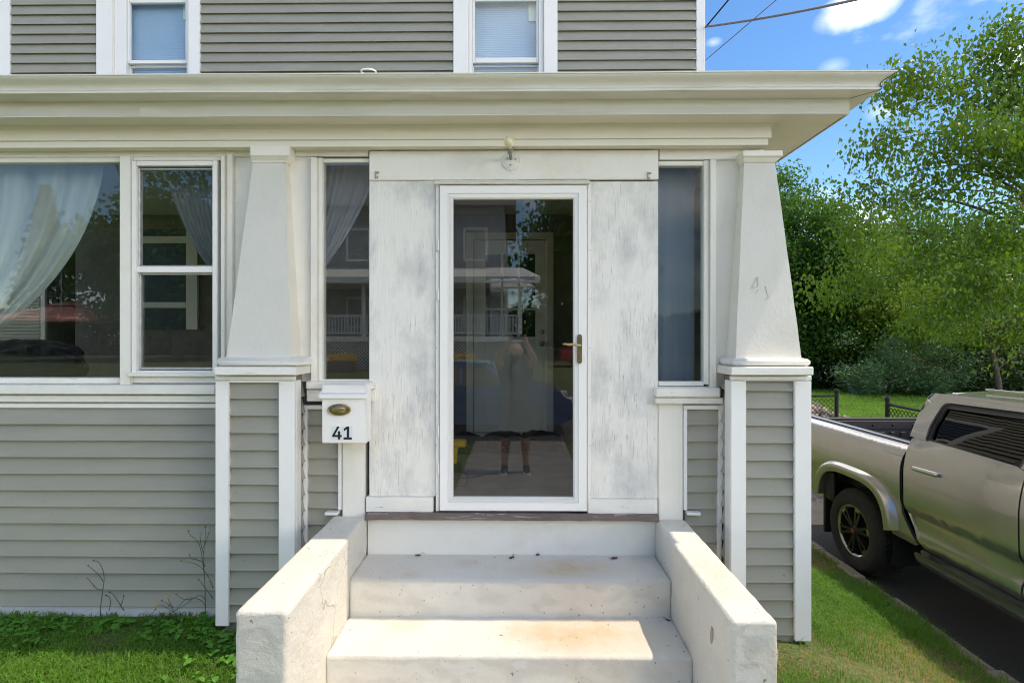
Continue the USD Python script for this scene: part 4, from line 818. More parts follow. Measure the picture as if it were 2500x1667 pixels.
# ------------------------------------------------------------ things inside the porch
zi = zfl + .01
def blob(c, r, seed, amp=.25, sub=4):
    m = trimesh.creation.icosphere(sub, 1.0); d = 1 + (meshkit.fbm(m.vertices * 1.6 + seed, 4, seed) - .5) * 2 * amp
    m.vertices = m.vertices * d[:, None] * np.array(r) + np.array(c); return m
c = at(70, 905, 3.9)
single("bag", blob((c[0], 3.9, 1.56), (.40, .22, .24), 4, .3), "black_cloth", label="black soft bag heaped inside the big porch window", category="bag", smooth=True)
bt = thing("porch_bench", "dark bench inside the porch that carries the bag", "bench", (c[0], 3.9, zi))
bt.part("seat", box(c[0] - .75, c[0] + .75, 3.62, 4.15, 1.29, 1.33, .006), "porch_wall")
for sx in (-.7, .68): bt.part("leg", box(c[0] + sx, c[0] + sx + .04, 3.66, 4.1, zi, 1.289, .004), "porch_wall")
for k, (px, w) in enumerate(((1130, .20), (1225, .22), (1320, .2))):
    q = at(px, 1090, 5.0); single("cloth_heap", blob((q[0], 5.0 + .05 * k, zi + .07), (w, .14, .11), 20 + k, .35), "black_cloth", label=("dark cloth heap on the porch floor below the hinge side of the inner door", "dark cloth heap on the porch floor in front of the middle of the inner door", "dark cloth heap on the porch floor below the lever side of the storm door")[k], category="cloth heap", smooth=True)
q = at(1121, 1100, 3.9)
tool = thing("yellow_drill", "yellow power tool standing on the porch floor behind the storm door", "power tool", (q[0], 3.9, zi))
tz = float(q[2])
tool.part("body", rounded(q[0] - .05, q[0] + .055, 3.86, 3.94, tz + .03, tz + .085, .02, .03), "yellow_plastic", smooth=True)
tool.part("grip", hull([(q[0] + a, y_, z_) for a, z_ in ((-.045, tz + .05), (-.005, tz + .05), (-.055, tz - .09), (-.02, tz - .09)) for y_ in (3.88, 3.92)]), "yellow_plastic")
tool.part("battery", rounded(q[0] - .075, q[0] + .01, 3.86, 3.945, tz - .14, tz - .09, .01, .03), "black_plastic")
tool.part("stand", box(q[0] - .1, q[0] + .06, 3.82, 3.98, zi, tz - .141, .004), "porch_wall")

# ------------------------------------------------------------ dead leaves on the steps
def dry_leaf(seed, L):
    r = np.random.default_rng(seed); a = np.linspace(0, 2 * math.pi, 17)[:-1]
    rr = L * (.55 + .45 * np.abs(np.cos(a * 2.5))) * r.uniform(.75, 1.15, 16); ring_ = np.stack([rr * np.cos(a), rr * .62 * np.sin(a), .25 * rr * r.uniform(-.1, .8, 16)], 1)
    V = np.vstack([[0, 0, .004], ring_]); Fc = [[0, i + 1, (i + 1) % 16 + 1] for i in range(16)]
    m = solidify(trimesh.Trimesh(V, Fc, process=False), .0012); st = tube([(L * .8, 0, .006), (L * 1.3, .01, .010), (L * 1.7, .0, .006)], .0012, 4); return cat([m, st])
for i, (px, py, Y, L, lab) in enumerate([(1020, 1349, 3.20, .024, "small brown dead leaf at the left end of the top step"), (1249, 1355, 3.17, .024, "brown dead leaf at the middle of the top step below the door"), (1501, 1356, 3.17, .026, "brown dead leaf at the right end of the top step"), (1313, 1342, 3.215, .02, "curled dead leaf against the board under the door sill"), (1631, 1511, 2.86, .018, "dead leaf in the right corner of the second step")]):
    p = at(px, py, Y); z = (.476, .476, .476, .476, .273)[i]
    m = dry_leaf(i + 3, L); m.apply_transform(rotm([10, 60, 200, 80, 140][i], [0, 0, 1])); m.apply_translation([p[0], Y, z])
    single("dead_leaf", m, "dead_leaf", label=lab, category="leaf")

# ------------------------------------------------------------ weeds against the wall
def flat_leaf(L, w, bend=.3, lobes=0):
    "one leaf blade along +x, folded at the midrib and bending down"
    n = 7; t = np.linspace(0, 1, n); wd = w * np.sin(np.pi * np.clip(t, .02, 1)) ** .7 * (1 + (.25 * np.cos(t * 18) if lobes else 0)); z = bend * L * (t - t * t * 1.4)
    mid = np.stack([t * L, 0 * t, z - .0], 1); V = np.vstack([mid, mid + np.stack([0 * t, wd, wd * .25], 1), mid + np.stack([0 * t, -wd, wd * .25], 1)]); Fc = []
    for i in range(n - 1):
        Fc += [[i, i + 1, n + i + 1], [i, n + i + 1, n + i], [i, 2 * n + i + 1, i + 1], [i, 2 * n + i, 2 * n + i + 1]]
    return trimesh.Trimesh(V, Fc, process=False)
def pix(poly, Y, wob=.0): return np.array([at(x, y, Y - .02 * i * wob) for i, (x, y) in enumerate(poly)])
def smooth_path(P, n=14):
    P = np.asarray(P, float); t = np.linspace(0, len(P) - 1, n); 
    from scipy.interpolate import CubicSpline
    return CubicSpline(np.arange(len(P)), P)(t) if len(P) > 2 else np.array([P[0] * (1 - a) + P[-1] * a for a in np.linspace(0, 1, n)])
def z7(pts): return [(x / 2.765, 1100 + y / 2.765) for x, y in pts]
def weed(label, base, stems, mat, heads, leaves, seed, Y=3.16):
    o = at(*z7([base])[0], Y); o[2] = float(ground_z(o[0], Y)); w = thing("weed", label, "weed", o); r = np.random.default_rng(seed)
    for s in stems:
        P = pix(z7(s), Y, r.uniform(-.4, .6)); w.part("stem", tube(smooth_path(P), .0022, 5, .0012), mat, smooth=True)
    for (x, y, kind) in heads:
        p = at(*z7([(x, y)])[0], Y)
        if kind == "bud": m, mt = trimesh.creation.icosphere(1, .0042).apply_translation(p), "stem_dark"
        elif kind == "orange": m, mt = trimesh.creation.icosphere(2, .006).apply_translation(p), "bud_orange"
        elif kind == "fluff": m, mt = blob(p, (.010, .010, .010), seed, .3, 2), "seed_fluff"
        else: m, mt = cat([oriented(lathe([(0, 0), (.009, .004), (.012, .007), (0, .008)], "z", 12), t=p), trimesh.creation.icosphere(1, .005).apply_translation(p)]), "petal_yellow"
        w.part({"bud": "bud", "orange": "bud", "fluff": "seed_head", "yellow": "flower"}[kind], m, mt, smooth=True)
    for k in range(leaves):
        m = flat_leaf(r.uniform(.05, .10), r.uniform(.014, .026), r.uniform(.3, .9), 1); m.apply_transform(rotm(r.uniform(-30, 10), [0, 1, 0])); m.apply_transform(rotm(r.uniform(0, 360), [0, 0, 1])); m.apply_translation(o + [r.normal(0, .03), r.uniform(-.06, .02), .01]); w.part("leaf", m, "clover", smooth=True)
    return w
weed("bare dark weed stems with buds left of the middle of the siding", (690, 1060), [[(690, 1130), (680, 1040), (700, 900), (700, 830), (680, 770), (632, 740)], [(695, 880), (660, 830), (595, 775)], [(690, 930), (650, 925), (610, 880), (580, 862)]], "stem_dark", [(632, 740, "bud"), (595, 775, "bud")], 9, 1)
weed("short dark weed with drooping buds growing out of broad leaves", (830, 1090), [[(735, 1080), (745, 1020), (735, 985), (715, 975)], [(840, 1080), (800, 1020), (770, 975), (740, 955)], [(815, 1045), (828, 1010), (835, 980)]], "stem_dark", [(715, 975, "bud"), (740, 953, "bud"), (835, 978, "bud")], 12, 2)
weed("yellow flowering weed leaning left beside the white corner board", (1190, 1180), [[(1190, 1150), (1180, 1090), (1140, 1040), (1110, 1020), (1092, 1010)], [(1390, 1060), (1330, 995), (1240, 1010), (1180, 1080), (1130, 1060), (1060, 1045)], [(1300, 1000), (1240, 1000), (1192, 968)], [(1170, 1060), (1150, 1030), (1133, 993)], [(1390, 1010), (1330, 980), (1260, 1030), (1180, 1080), (1090, 1140)], [(970, 1150), (1010, 1110), (1050, 1070)]], "stem_green", [(1060, 1040, "yellow"), (1133, 990, "yellow"), (1192, 966, "orange"), (1092, 1010, "orange"), (1142, 1042, "orange"), (1050, 1068, "bud")], 7, 3)
weed("tall green weed with orange buds growing up the white corner board", (1388, 1170), [[(1388, 1170), (1386, 1000), (1380, 850), (1375, 700), (1385, 600), (1386, 515)], [(1380, 850), (1365, 720), (1340, 620), (1300, 580), (1272, 540)], [(1385, 780), (1350, 740), (1310, 730), (1278, 705)], [(1440, 930), (1400, 840), (1350, 780), (1290, 755), (1222, 742)], [(1375, 650), (1395, 600), (1410, 550)], [(1378, 700), (1355, 620), (1352, 560)], [(1440, 1000), (1390, 930), (1340, 868)]], "stem_green", [(1272, 540, "orange"), (1278, 703, "orange"), (1222, 742, "bud"), (1340, 868, "bud"), (1352, 558, "fluff"), (1408, 545, "fluff"), (1340, 735, "fluff"), (1410, 870, "fluff"), (1386, 513, "bud")], 5, 4)

# ------------------------------------------------------------ grass
def blades(X, Y, h, w, lean, r, z=None):
    n = len(X); Z = ground_z(X, Y) - .008 if z is None else z; a = r.uniform(0, 2 * math.pi, n); d = np.stack([np.cos(a), np.sin(a)], 1); b = a + r.normal(math.pi / 2, .5, n); e = np.stack([np.cos(b), np.sin(b)], 1)
    base = np.stack([X, Y, Z], 1); up = np.array([0, 0, 1.0]); V = np.zeros((n, 5, 3))
    V[:, 0] = base - np.c_[d, np.zeros(n)] * w[:, None] * .5; V[:, 1] = base + np.c_[d, np.zeros(n)] * w[:, None] * .5
    mid = base + up * (h * .6)[:, None] + np.c_[e, np.zeros(n)] * (lean * h * .35)[:, None]
    V[:, 2] = mid - np.c_[d, np.zeros(n)] * w[:, None] * .42; V[:, 3] = mid + np.c_[d, np.zeros(n)] * w[:, None] * .42
    V[:, 4] = base + up * (h * (1 - .35 * lean))[:, None] + np.c_[e, np.zeros(n)] * (lean * h)[:, None]
    i = (np.arange(n) * 5)[:, None]; Fc = np.concatenate([i + [0, 1, 3], i + [0, 3, 2], i + [2, 3, 4]])
    return trimesh.Trimesh(V.reshape(-1, 3), Fc, process=False)
r = np.random.default_rng(12)
def scatter(n, x0, x1, y0, y1, keep):
    X, Y = r.uniform(x0, x1, n), r.uniform(y0, y1, n); k = keep(X, Y); return X[k], Y[k]
def outside(X, Y):
    steps_ = (X > -1.15) & (X < 1.04) & (Y > 2.05); path_ = (np.abs(X - .03) < .78) & (Y < 2.4); wall = (Y > YW - .01) & (X < 1.72); pedL = (X > -1.83) & (X < -1.25) & (Y > YP); pedR = (X > 1.24) & (X < 1.74) & (Y > YP)
    return ~(steps_ | path_ | wall | pedL | pedR) & (X < 3.24)
X, Y = scatter(52000, -3.6, -1.0, 2.0, 3.26, outside); dens = meshkit.fbm(np.stack([X * 3, Y * 3, X * 0], -1), 3, 2); k = dens > r.uniform(.05, .55, len(X)); X, Y, dens = X[k], Y[k], dens[k]
h = r.uniform(.022, .06, len(X)) * (.6 + 1.1 * dens); g1 = blades(X, Y, h, r.uniform(.003, .0065, len(X)), r.uniform(.2, 1.3, len(X)), r)
X, Y = scatter(170000, .9, 3.26, 1.3, 8.0, outside); dens = meshkit.fbm(np.stack([X * 2.2, Y * 2.2, X * 0], -1), 4, 6); bare = meshkit.noise(np.stack([X * 1.7, Y * 1.7, X * 0 + 3], -1), 8); k = (dens > r.uniform(.1, .6, len(X))) & (bare > r.uniform(.0, .52, len(X)))
X, Y, dens = X[k], Y[k], dens[k]; h = r.uniform(.022, .07, len(X)) * (.4 + 1.5 * dens) * (1 + .4 * (X > 2.9)); g2 = blades(X, Y, h, r.uniform(.0025, .005, len(X)), r.uniform(.2, 1.2, len(X)), r)
X, Y = scatter(20000, -2.2, 2.2, -2.3, 1.6, outside); g3 = blades(X, Y, r.uniform(.02, .05, len(X)), r.uniform(.004, .008, len(X)), r.uniform(.2, 1.1, len(X)), r)
X, Y = scatter(110000, 5.6, 18, 8.7, 22, lambda X, Y: X > 0); g4 = blades(X, Y, r.uniform(.03, .10, len(X)), r.uniform(.01, .02, len(X)), r.uniform(.2, 1.0, len(X)), r)
single("grass", cat([g1, g2, g3, g4]), "grass_blade", kind="stuff", label="short uneven green grass on the lawns", category="grass")
X, Y = scatter(95000, .95, 3.26, 1.3, 8.0, outside); bare = meshkit.noise(np.stack([X * 1.7, Y * 1.7, X * 0 + 3], -1), 8); k = bare < r.uniform(.15, .72, len(X)); X, Y = X[k], Y[k]
d1 = blades(X, Y, r.uniform(.012, .04, len(X)), r.uniform(.002, .004, len(X)), r.uniform(.8, 2.2, len(X)), r)
X, Y = scatter(2600, -3.6, -1.0, 2.2, 3.25, outside); d2 = blades(X, Y, r.uniform(.01, .03, len(X)), r.uniform(.002, .004, len(X)), r.uniform(.8, 2.4, len(X)), r)
single("dry_grass", cat([d1, d2]), "dry_grass", kind="stuff", label="dry straw coloured grass in the bare patches", category="dry grass")
# clover and broad leaves in the left lawn
X, Y = scatter(2300, -3.5, -1.12, 2.1, 3.2, outside); dens = meshkit.noise(np.stack([X * 2.5, Y * 2.5, X * 0], -1), 4); k = dens > r.uniform(.2, .8, len(X)); cl = []
for x_, y_ in zip(X[k], Y[k]):
    L = r.uniform(.016, .046); nb = r.integers(2, 4)
    a0 = r.uniform(0, 360)
    for j in range(nb):
        m = flat_leaf(L, L * r.uniform(.28, .42), r.uniform(.1, .6)); m.apply_transform(rotm(r.uniform(-35, 15), [0, 1, 0])); m.apply_transform(rotm(a0 + j * 360 / nb + r.uniform(-20, 20), [0, 0, 1])); m.apply_translation([x_, y_, float(ground_z(x_, y_)) + r.uniform(.012, .045)]); cl.append(m)
single("ground_cover", cat(cl), "clover", kind="stuff", label="clover and small broad leaves low in the left lawn", category="ground cover", smooth=True)
# ------------------------------------------------------------ pickup truck (nose towards the street)
TG = -.212; XO, XCEN = 2.865, 3.835
truck = thing("pickup_truck", "silver crew cab pickup truck parked on the driveway beside the house", "pickup truck", (4.45, 3.5, -.534))
TS, T0, T1 = 1.16, np.array([XO, 4.56, TG]), np.array([3.323, 5.29, -.534])     # the model above is in its own units: true size is 1.16 times that, rear wheel standing at T1
def true_size(m): m.vertices = T1 + TS * (m.vertices - T0); return m
XF["/World/pickup_truck"] = XF["/World/sand_load"] = true_size
from scipy.interpolate import PchipInterpolator as PCH
def mirror(m): q = m.copy(); q.vertices[:, 0] = 2 * XCEN - q.vertices[:, 0]; q.invert(); return q
def xoff(z, y):
    zz = [.40, .50, .56, .61, .72, .755, .80, 1.00, 1.08, 1.17, 1.26]; oo = [.12, .055, .032, .052, .050, .026, .020, .018, .026, .045, .082]
    low = PCH(zz, oo)(np.clip(z, .40, 1.26)); return np.where(z > 1.26, .082 + (z - 1.26) * .46 + .30 * np.maximum(z - 1.26, 0) ** 2, low)
def bed_off(z, y): return PCH([.40, .50, .60, .75, .80, .98, 1.06, 1.12, 1.16, 1.185, 1.20], [.10, .045, .03, .028, .016, .012, .020, .042, .075, .115, .15])(np.clip(z, .40, 1.20))
def panel(poly, off, edge=.07, thick=.018, smooth_depth=0):
    from scipy.spatial import Delaunay
    from shapely import contains_xy
    e = min(edge, .045); rings = [poly.exterior, *poly.interiors]; P = np.vstack([[r_.interpolate(d_).coords[0] for d_ in np.unique(np.r_[np.arange(0, r_.length, e * .8), [r_.project(sg.Point(c_)) for c_ in r_.coords]].round(4))] for r_ in rings])
    a0, b0, a1, b1 = poly.bounds; gy_, gz_ = np.meshgrid(np.arange(a0, a1, e), np.arange(b0, b1, e)); G = np.c_[gy_.ravel(), gz_.ravel()]; G = G[contains_xy(poly.buffer(-e * .5), G[:, 0], G[:, 1])]
    P = np.vstack([P, G]); tri = Delaunay(P).simplices; c_ = P[tri].mean(1); tri = tri[contains_xy(poly.buffer(1e-4), c_[:, 0], c_[:, 1])]
    m = trimesh.Trimesh(np.c_[P[:, 0] * 0, P], tri, process=True); m.fix_normals(); y, z = m.vertices[:, 1].copy(), m.vertices[:, 2].copy()
    m.vertices = np.c_[XO + off(z, y), y, z + TG]
    if m.face_normals[:, 0].mean() > 0: m.invert()
    return solidify(m, thick)
def both(name, mesh, mat, smooth=35, sub=None):
    a = truck.part(name, mesh, mat, smooth=smooth); b = truck.part(name, mirror(mesh), mat, smooth=smooth); return a, b
HUBS = (4.56, 1.22)
def arch(hy, r0): 
    a = np.radians(np.linspace(-35, 215, 40)); c, s = np.cos(a), np.sin(a); p = 3.0
    rr = r0 / (np.abs(c) ** p + np.abs(s) ** p) ** (1 / p)
    return sg.Polygon(np.c_[hy + rr * c, .385 + rr * s * 1.0])
bedpoly = sg.Polygon([(3.83, .50), (3.985, .70), (3.985, 1.195), (5.50, 1.20), (5.53, 1.1), (5.53, .62), (5.3, .50)]).buffer(-.02, join_style=1).buffer(.02).difference(arch(HUBS[0], .455))
both("bed_side", panel(bedpoly, bed_off, edge=.024), "silver_paint")
doors = [("rear_door", [(3.955, .72), (3.955, 1.262), (3.055, 1.235), (3.055, .50), (3.79, .50)]), ("front_door", [(3.045, .50), (3.045, 1.235), (1.98, 1.195), (1.93, 1.1), (1.93, .50)])]
door_nodes = {}
for nm, pl_ in doors: door_nodes[nm] = both(nm, panel(sg.Polygon(pl_).buffer(-.03).buffer(.03), xoff), "silver_paint")
both("front_fender", panel(sg.Polygon([(1.92, .50), (1.92, 1.10), (1.97, 1.19), (1.2, 1.10), (.45, 1.03), (.28, .9), (.28, .55), (.6, .48)]).difference(arch(HUBS[1], .455)), lambda z, y: xoff(z, y) + .12 * sstep(.75, .25, y)), "silver_paint")
both("rocker", panel(sg.Polygon([(3.83, .47), (3.80, .495), (1.9, .495), (1.75, .52), (1.75, .40), (3.83, .40)]).buffer(0), lambda z, y: np.interp(z, [.38, .44, .50, .58], [.10, .04, .022, .06]), thick=.05), "silver_paint")
# flared arches
def flare(hy):
    a = np.radians(np.linspace(21, 161, 44)); c, s = np.cos(a), np.sin(a); p = 3.4; k = (np.abs(c) ** p + np.abs(s) ** p) ** (-1 / p); rows = []
    for r0, o in ((.452, .10), (.452, -.035), (.462, -.045), (.505, -.046), (.520, -.040), (.548, .012), (.556, .03)):
        rows.append(np.c_[np.full(44, XO + o), hy + r0 * k * c * (1 + .0 * s), TG + .365 + r0 * k * s])
    return (lambda m: (m.fix_normals(), m)[1])(loft_grid(np.stack(rows)))
for hy in HUBS:
    both("wheel_arch_flare", flare(hy), "silver_paint", 40)
    a = np.radians(np.linspace(-20, 200, 24)); P = np.stack([np.c_[np.full(24, x), hy + .45 * np.cos(a), TG + .385 + .45 * np.sin(a)] for x in (XO + .03, XO + .40)]); both("wheel_well", loft_grid(P), "under_black", 40)
both("mud_flap", box(XO + .02, XO + .26, 4.99, 5.02, TG + .18, TG + .62, .006), "black_plastic", False)
both("mud_guard", box(XO + .01, XO + .06, 4.86, 4.98, TG + .50, TG + .78, .02), "black_plastic", False)
# greenhouse
cab = sg.Polygon([(3.965, 1.262), (3.985, 1.43), (3.99, 1.53), (3.965, 1.578), (2.62, 1.60), (2.42, 1.56), (1.86, 1.19), (2.0, 1.195), (3.05, 1.236)])
rw = sg.Polygon([(3.80, 1.268), (3.82, 1.36), (3.81, 1.508), (3.10, 1.522), (3.10, 1.238)]).buffer(-.02).buffer(.02)
fw = sg.Polygon([(2.95, 1.24), (2.95, 1.525), (2.55, 1.525), (2.08, 1.22)]).buffer(-.02).buffer(.02)
both("cab_frame", panel(cab.difference(rw.buffer(.018)).difference(fw.buffer(.018)), lambda z, y: xoff(z, y), thick=.03), "silver_paint")
for w_, nm in ((rw, "rear_door"), (fw, "front_door")):
    for s_, node in enumerate(door_nodes[nm]):
        q = panel(w_.buffer(.022).difference(w_.buffer(-.012)), lambda z, y: xoff(z, y) - .003, thick=.012); gl = panel(w_.buffer(-.008), lambda z, y: xoff(z, y) + .006, thick=.004)
        n_ = Node(node.path, node.origin)
        n_.part("window_seal", mirror(q) if s_ else q, "black_plastic"); n_.part("window", mirror(gl) if s_ else gl, "car_glass", smooth=True)
both("door_pillar", panel(sg.box(2.97, 1.236, 3.085, 1.55), lambda z, y: xoff(z, y) - .004, thick=.02), "black_plastic")
# handles
for nm, yc in (("rear_door", 3.735), ("front_door", 2.86)):
    for s_, node in enumerate(door_nodes[nm]):
        zc = TG + 1.065; x_ = XO + .02
        hnd = hull(np.vstack([trimesh.creation.icosphere(1, .014).vertices * [1, 1.4, 1.3] + [x_ - .030, yc + sy * .095, zc + (.006 if sy < 0 else 0)] for sy in (-1, 1)]))
        cup = trimesh.creation.icosphere(2, 1.0); cup.apply_scale([.010, .075, .034]); cup.apply_translation([x_ + .004, yc + .0, zc])
        posts = cat([box(x_ - .028, x_ + .012, yc + sy * .082 - .012, yc + sy * .082 + .012, zc - .012, zc + .012, .004) for sy in (-1, 1)])
        n_ = Node(node.path, node.origin)
        for m_, t_, q_ in ((hnd, "chrome", "handle"), (cup, "black_plastic", "handle_recess"), (posts, "silver_paint", "handle_mount")): n_.part(q_, mirror(m_) if s_ else m_, t_, smooth=40)
# roof, windscreen, hood, ends
def across(ys, zs, xs_half, crown, nx=17):
    P = []
    for y_, z_, xh in zip(ys, zs, xs_half):
        u = np.linspace(-1, 1, nx); P.append(np.c_[XCEN + u * xh, np.full(nx, y_), TG + z_ + crown * (1 - np.abs(u) ** 3.2)])
    return (lambda m: (m if m.face_normals[:, 2].mean() > 0 else (m.invert(), m)[1]))(loft_grid(np.array(P)))
rx = XCEN - (XO + float(xoff(np.array(1.60), 0))) + .012
truck.part("roof", solidify(across([4.025, 4.01, 3.90, 3.5, 3.0, 2.7, 2.5, 2.42], [1.54, 1.572, 1.582, 1.59, 1.593, 1.588, 1.578, 1.56], [rx - .01] + [rx] * 6 + [rx - .02], .034), .02), "silver_paint", smooth=40)
for u in (-.45, .45): truck.part("roof_rib", tube([(XCEN + u, y_, TG + z_) for y_, z_ in ((3.85, 1.631), (3.4, 1.636), (2.8, 1.638))], .008, 6), "silver_paint", smooth=True)
fin = sg.Polygon([(0, 0), (.16, 0), (.15, .05), (.11, .062), (.02, .008)]); fm = trimesh.creation.extrude_polygon(fin, .04); fm.apply_transform(rotm(90, [1, 0, 0])); fm.apply_transform(rotm(90, [0, 0, 1])); fm.apply_translation([XCEN - .02, 3.30, TG + 1.632]); truck.part("aerial", fm, "silver_paint")
def quadm(a, b, c, d, t=.006): return hull([*(np.array([a, b, c, d])), *(np.array([a, b, c, d]) + [0, t, t])])
truck.part("windscreen", quadm((XCEN - .72, 1.90, TG + 1.19), (XCEN + .72, 1.90, TG + 1.19), (XCEN - .60, 2.46, TG + 1.575), (XCEN + .60, 2.46, TG + 1.575)), "car_glass")
truck.part("rear_window", box(XCEN - .62, XCEN + .62, 3.928, 3.934, TG + 1.27, TG + 1.53, .002), "car_glass")
truck.part("cab_back", cat([box(XO + .11, 2 * XCEN - XO - .11, 3.932, 3.955, TG + .75, TG + 1.265, .01), box(XCEN - .70, XCEN - .615, 3.922, 3.95, TG + 1.266, TG + 1.58, .004), box(XCEN + .615, XCEN + .70, 3.922, 3.95, TG + 1.266, TG + 1.58, .004), box(XCEN - .614, XCEN + .614, 3.922, 3.95, TG + 1.535, TG + 1.60, .004)]), "silver_paint")
truck.part("hood", solidify(across([1.99, 1.6, 1.1, .6, .35, .27], [1.19, 1.17, 1.13, 1.07, 1.01, .93], [.86, .86, .85, .82, .78, .74], .05), .02), "silver_paint", smooth=40)
truck.part("grille", box(XCEN - .55, XCEN + .55, .24, .30, TG + .62, TG + .93, .03), "black_plastic")
for s_ in (-1, 1): truck.part("headlight", box(XCEN + s_ * .56, XCEN + s_ * .80, .25, .34, TG + .76, TG + .92, .02), "headlight")
truck.part("front_bumper", rounded(XCEN - .86, XCEN + .86, .10, .32, TG + .36, TG + .60, .05, .1), "black_plastic", smooth=True)
truck.part("rear_bumper", rounded(XCEN - .85, XCEN + .85, 5.54, 5.70, TG + .45, TG + .62, .04, .1), "chrome", smooth=True)
truck.part("tailgate", rounded(XCEN - .72, XCEN + .72, 5.47, 5.535, TG + .64, TG + 1.18, .02, .1), "silver_paint", smooth=True)
tl = truck.part("tailgate_liner", cat([box(XCEN - .70, XCEN + .70, 5.440, 5.4695, TG + .70, TG + 1.185, .006)] + [box(x_, x_ + .05, 5.428, 5.4395, TG + .71, TG + 1.04, .004) for x_ in np.arange(XCEN - .66, XCEN + .66, .105)] + [box(XCEN - .70, XCEN + .70, 5.432, 5.4395, TG + 1.07, TG + 1.15, .003)]), "black_plastic")
for x_ in np.arange(XCEN - .6, XCEN + .65, .2): Node(tl.path, tl.origin).part("bolt", trimesh.creation.icosphere(1, .012).apply_translation([x_, 5.432, TG + 1.11]), "rim_dark")
for s_ in (-1, 1): truck.part("tail_light", box(XCEN + s_ * .74, XCEN + s_ * .90, 5.44, 5.54, TG + .80, TG + 1.12, .02), "tail_red")
truck.part("chassis", box(XO + .28, 2 * XCEN - XO - .28, .5, 5.4, TG + .38, TG + .56, .02), "under_black")
truck.part("cab_floor", box(XO + .14, 2 * XCEN - XO - .14, 1.95, 3.86, TG + .56, TG + .60, .0), "under_black")
for yy in (3.25, 2.35):
    for sx in (-.4, .4): truck.part("seat", cat([rounded(XCEN + sx - .25, XCEN + sx + .25, yy, yy + .14, TG + .7, TG + 1.30, .05, .1), rounded(XCEN + sx - .12, XCEN + sx + .12, yy + .02, yy + .10, TG + 1.32, TG + 1.48, .03, .1)]), "black_cloth", smooth=True)
# bed
truck.part("bed_floor", box(XO + .15, 2 * XCEN - XO - .15, 3.895, 5.46, TG + .68, TG + .70, 0), "black_plastic")
for s_ in (0, 1):
    q = [box(XO + .155, XO + .185, 3.90, 5.46, TG + .70, TG + 1.165, .004)] + [box(XO + .186, XO + .198, y_, y_ + .05, TG + .71, TG + 1.05, .004) for y_ in np.arange(3.96, 5.42, .105)] + [box(XO + .186, XO + .21, 3.90, 5.46, TG + 1.075, TG + 1.15, .006)]
    m = cat(q); m.fix_normals(); truck.part("bed_liner", mirror(m) if s_ else m, "black_plastic")
    m = box(XO + .095, XO + .20, 3.90, 5.50, TG + 1.180, TG + 1.207, .010); cap_ = truck.part("bed_rail_cap", mirror(m) if s_ else m, "black_plastic")
    for y_ in np.arange(4.1, 5.4, .31):
        m = box(XO + .2105, XO + .216, y_, y_ + .03, TG + 1.095, TG + 1.12, .003); Node(cap_.path, cap_.origin).part("bolt", mirror(m) if s_ else m, "mill_alloy")
truck.part("bed_front", box(XO + .16, 2 * XCEN - XO - .16, 3.895, 3.93, TG + .70, TG + 1.17, .005), "black_plastic")
# wheels
def wheel(hy, near):
    c = np.array([XO + .012, hy, TG + .352]); k_ = .90
    def put(m): m = m.copy(); m.vertices[:, 1:] *= k_; m.apply_translation(c); return m if near else mirror(m)
    R, wd = .350, .245
    prof = [(.238, -.0), (.245, -.006), (.262, -.012), (.31, -.016), (.345, -.012), (.368, .004), (.380, .022), (.388, .040), (.388, .10), (.386, .13), (.388, .16), (.388, wd - .035), (.368, wd), (.30, wd + .008), (.238, wd)]
    ty = trimesh.creation.revolve(np.array([(r_, -z_) for r_, z_ in prof]), sections=72); ty.apply_transform(rotm(-90, [0, 1, 0]))
    t = truck.part("tyre", put(ty), "tyre_rubber", smooth=30)
    N_ = Node(t.path, t.origin); tr = []
    for k in range(54):
        a = k * 2 * math.pi / 54
        for j, xx in enumerate((.055, .105, .155, .205)):
            m = box(xx - .020, xx + .020, -.014, .014, .384, .394, .002); m.apply_transform(rotm(math.degrees(a) + j * 3.3, [1, 0, 0])); tr.append(m)
    N_.part("tread", put(cat(tr)), "tyre_rubber", kind="stuff")
    rim = trimesh.creation.revolve(np.array([(.19, -.20), (.205, -.05), (.215, -.010), (.232, .001), (.242, .001), (.243, -.01), (.238, -.03), (.2, -.2)]), sections=60); rim.apply_transform(rotm(-90, [0, 1, 0]))
    rm = truck.part("rim", put(rim), "rim_bright", smooth=35); RN = Node(rm.path, rm.origin)
    back = trimesh.creation.cylinder(.2, .01, sections=40); back.apply_transform(rotm(90, [0, 1, 0])); back.apply_translation([.15, 0, 0]); RN.part("brake_disc", put(back), "under_black")
    for k in range(6):
        for d_ in (-9, 9):
            sp = hull([(x_, y_ * (1 if z_ < .1 else 1.0), z_) for x_, y_, z_ in ((.010, -.016, .05), (.010, .016, .05), (.005, -.013, .222), (.005, .013, .222), (.05, -.020, .05), (.05, .020, .05), (.045, -.016, .222), (.045, .016, .222))])
            sp.apply_transform(rotm(d_, [1, 0, 0])); sp.apply_transform(rotm(k * 60 + 15, [1, 0, 0])); RN.part("spoke", put(sp), "rim_dark")
        tip = hull([(x_, y_, z_) for x_ in (.001, .02) for y_, z_ in ((-.030, .222), (.030, .222), (-.022, .196), (.022, .196))]); tip.apply_transform(rotm(k * 60 + 15, [1, 0, 0])); RN.part("spoke_tip", put(tip), "rim_bright")
    hubm = trimesh.creation.revolve(np.array([(0, .002), (.032, .0), (.036, -.01), (.06, -.02), (.065, -.06), (0, -.06)]), sections=28); hubm.apply_transform(rotm(-90, [0, 1, 0])); RN.part("hub", put(hubm), "rim_dark", smooth=40)
    hc = trimesh.creation.cylinder(.024, .006, sections=24); hc.apply_transform(rotm(90, [0, 1, 0])); hc.apply_translation([-.004, 0, 0]); RN.part("hub_cap", put(hc), "cap_red")
for hy in HUBS:
    for near in (True, False): wheel(hy, near)
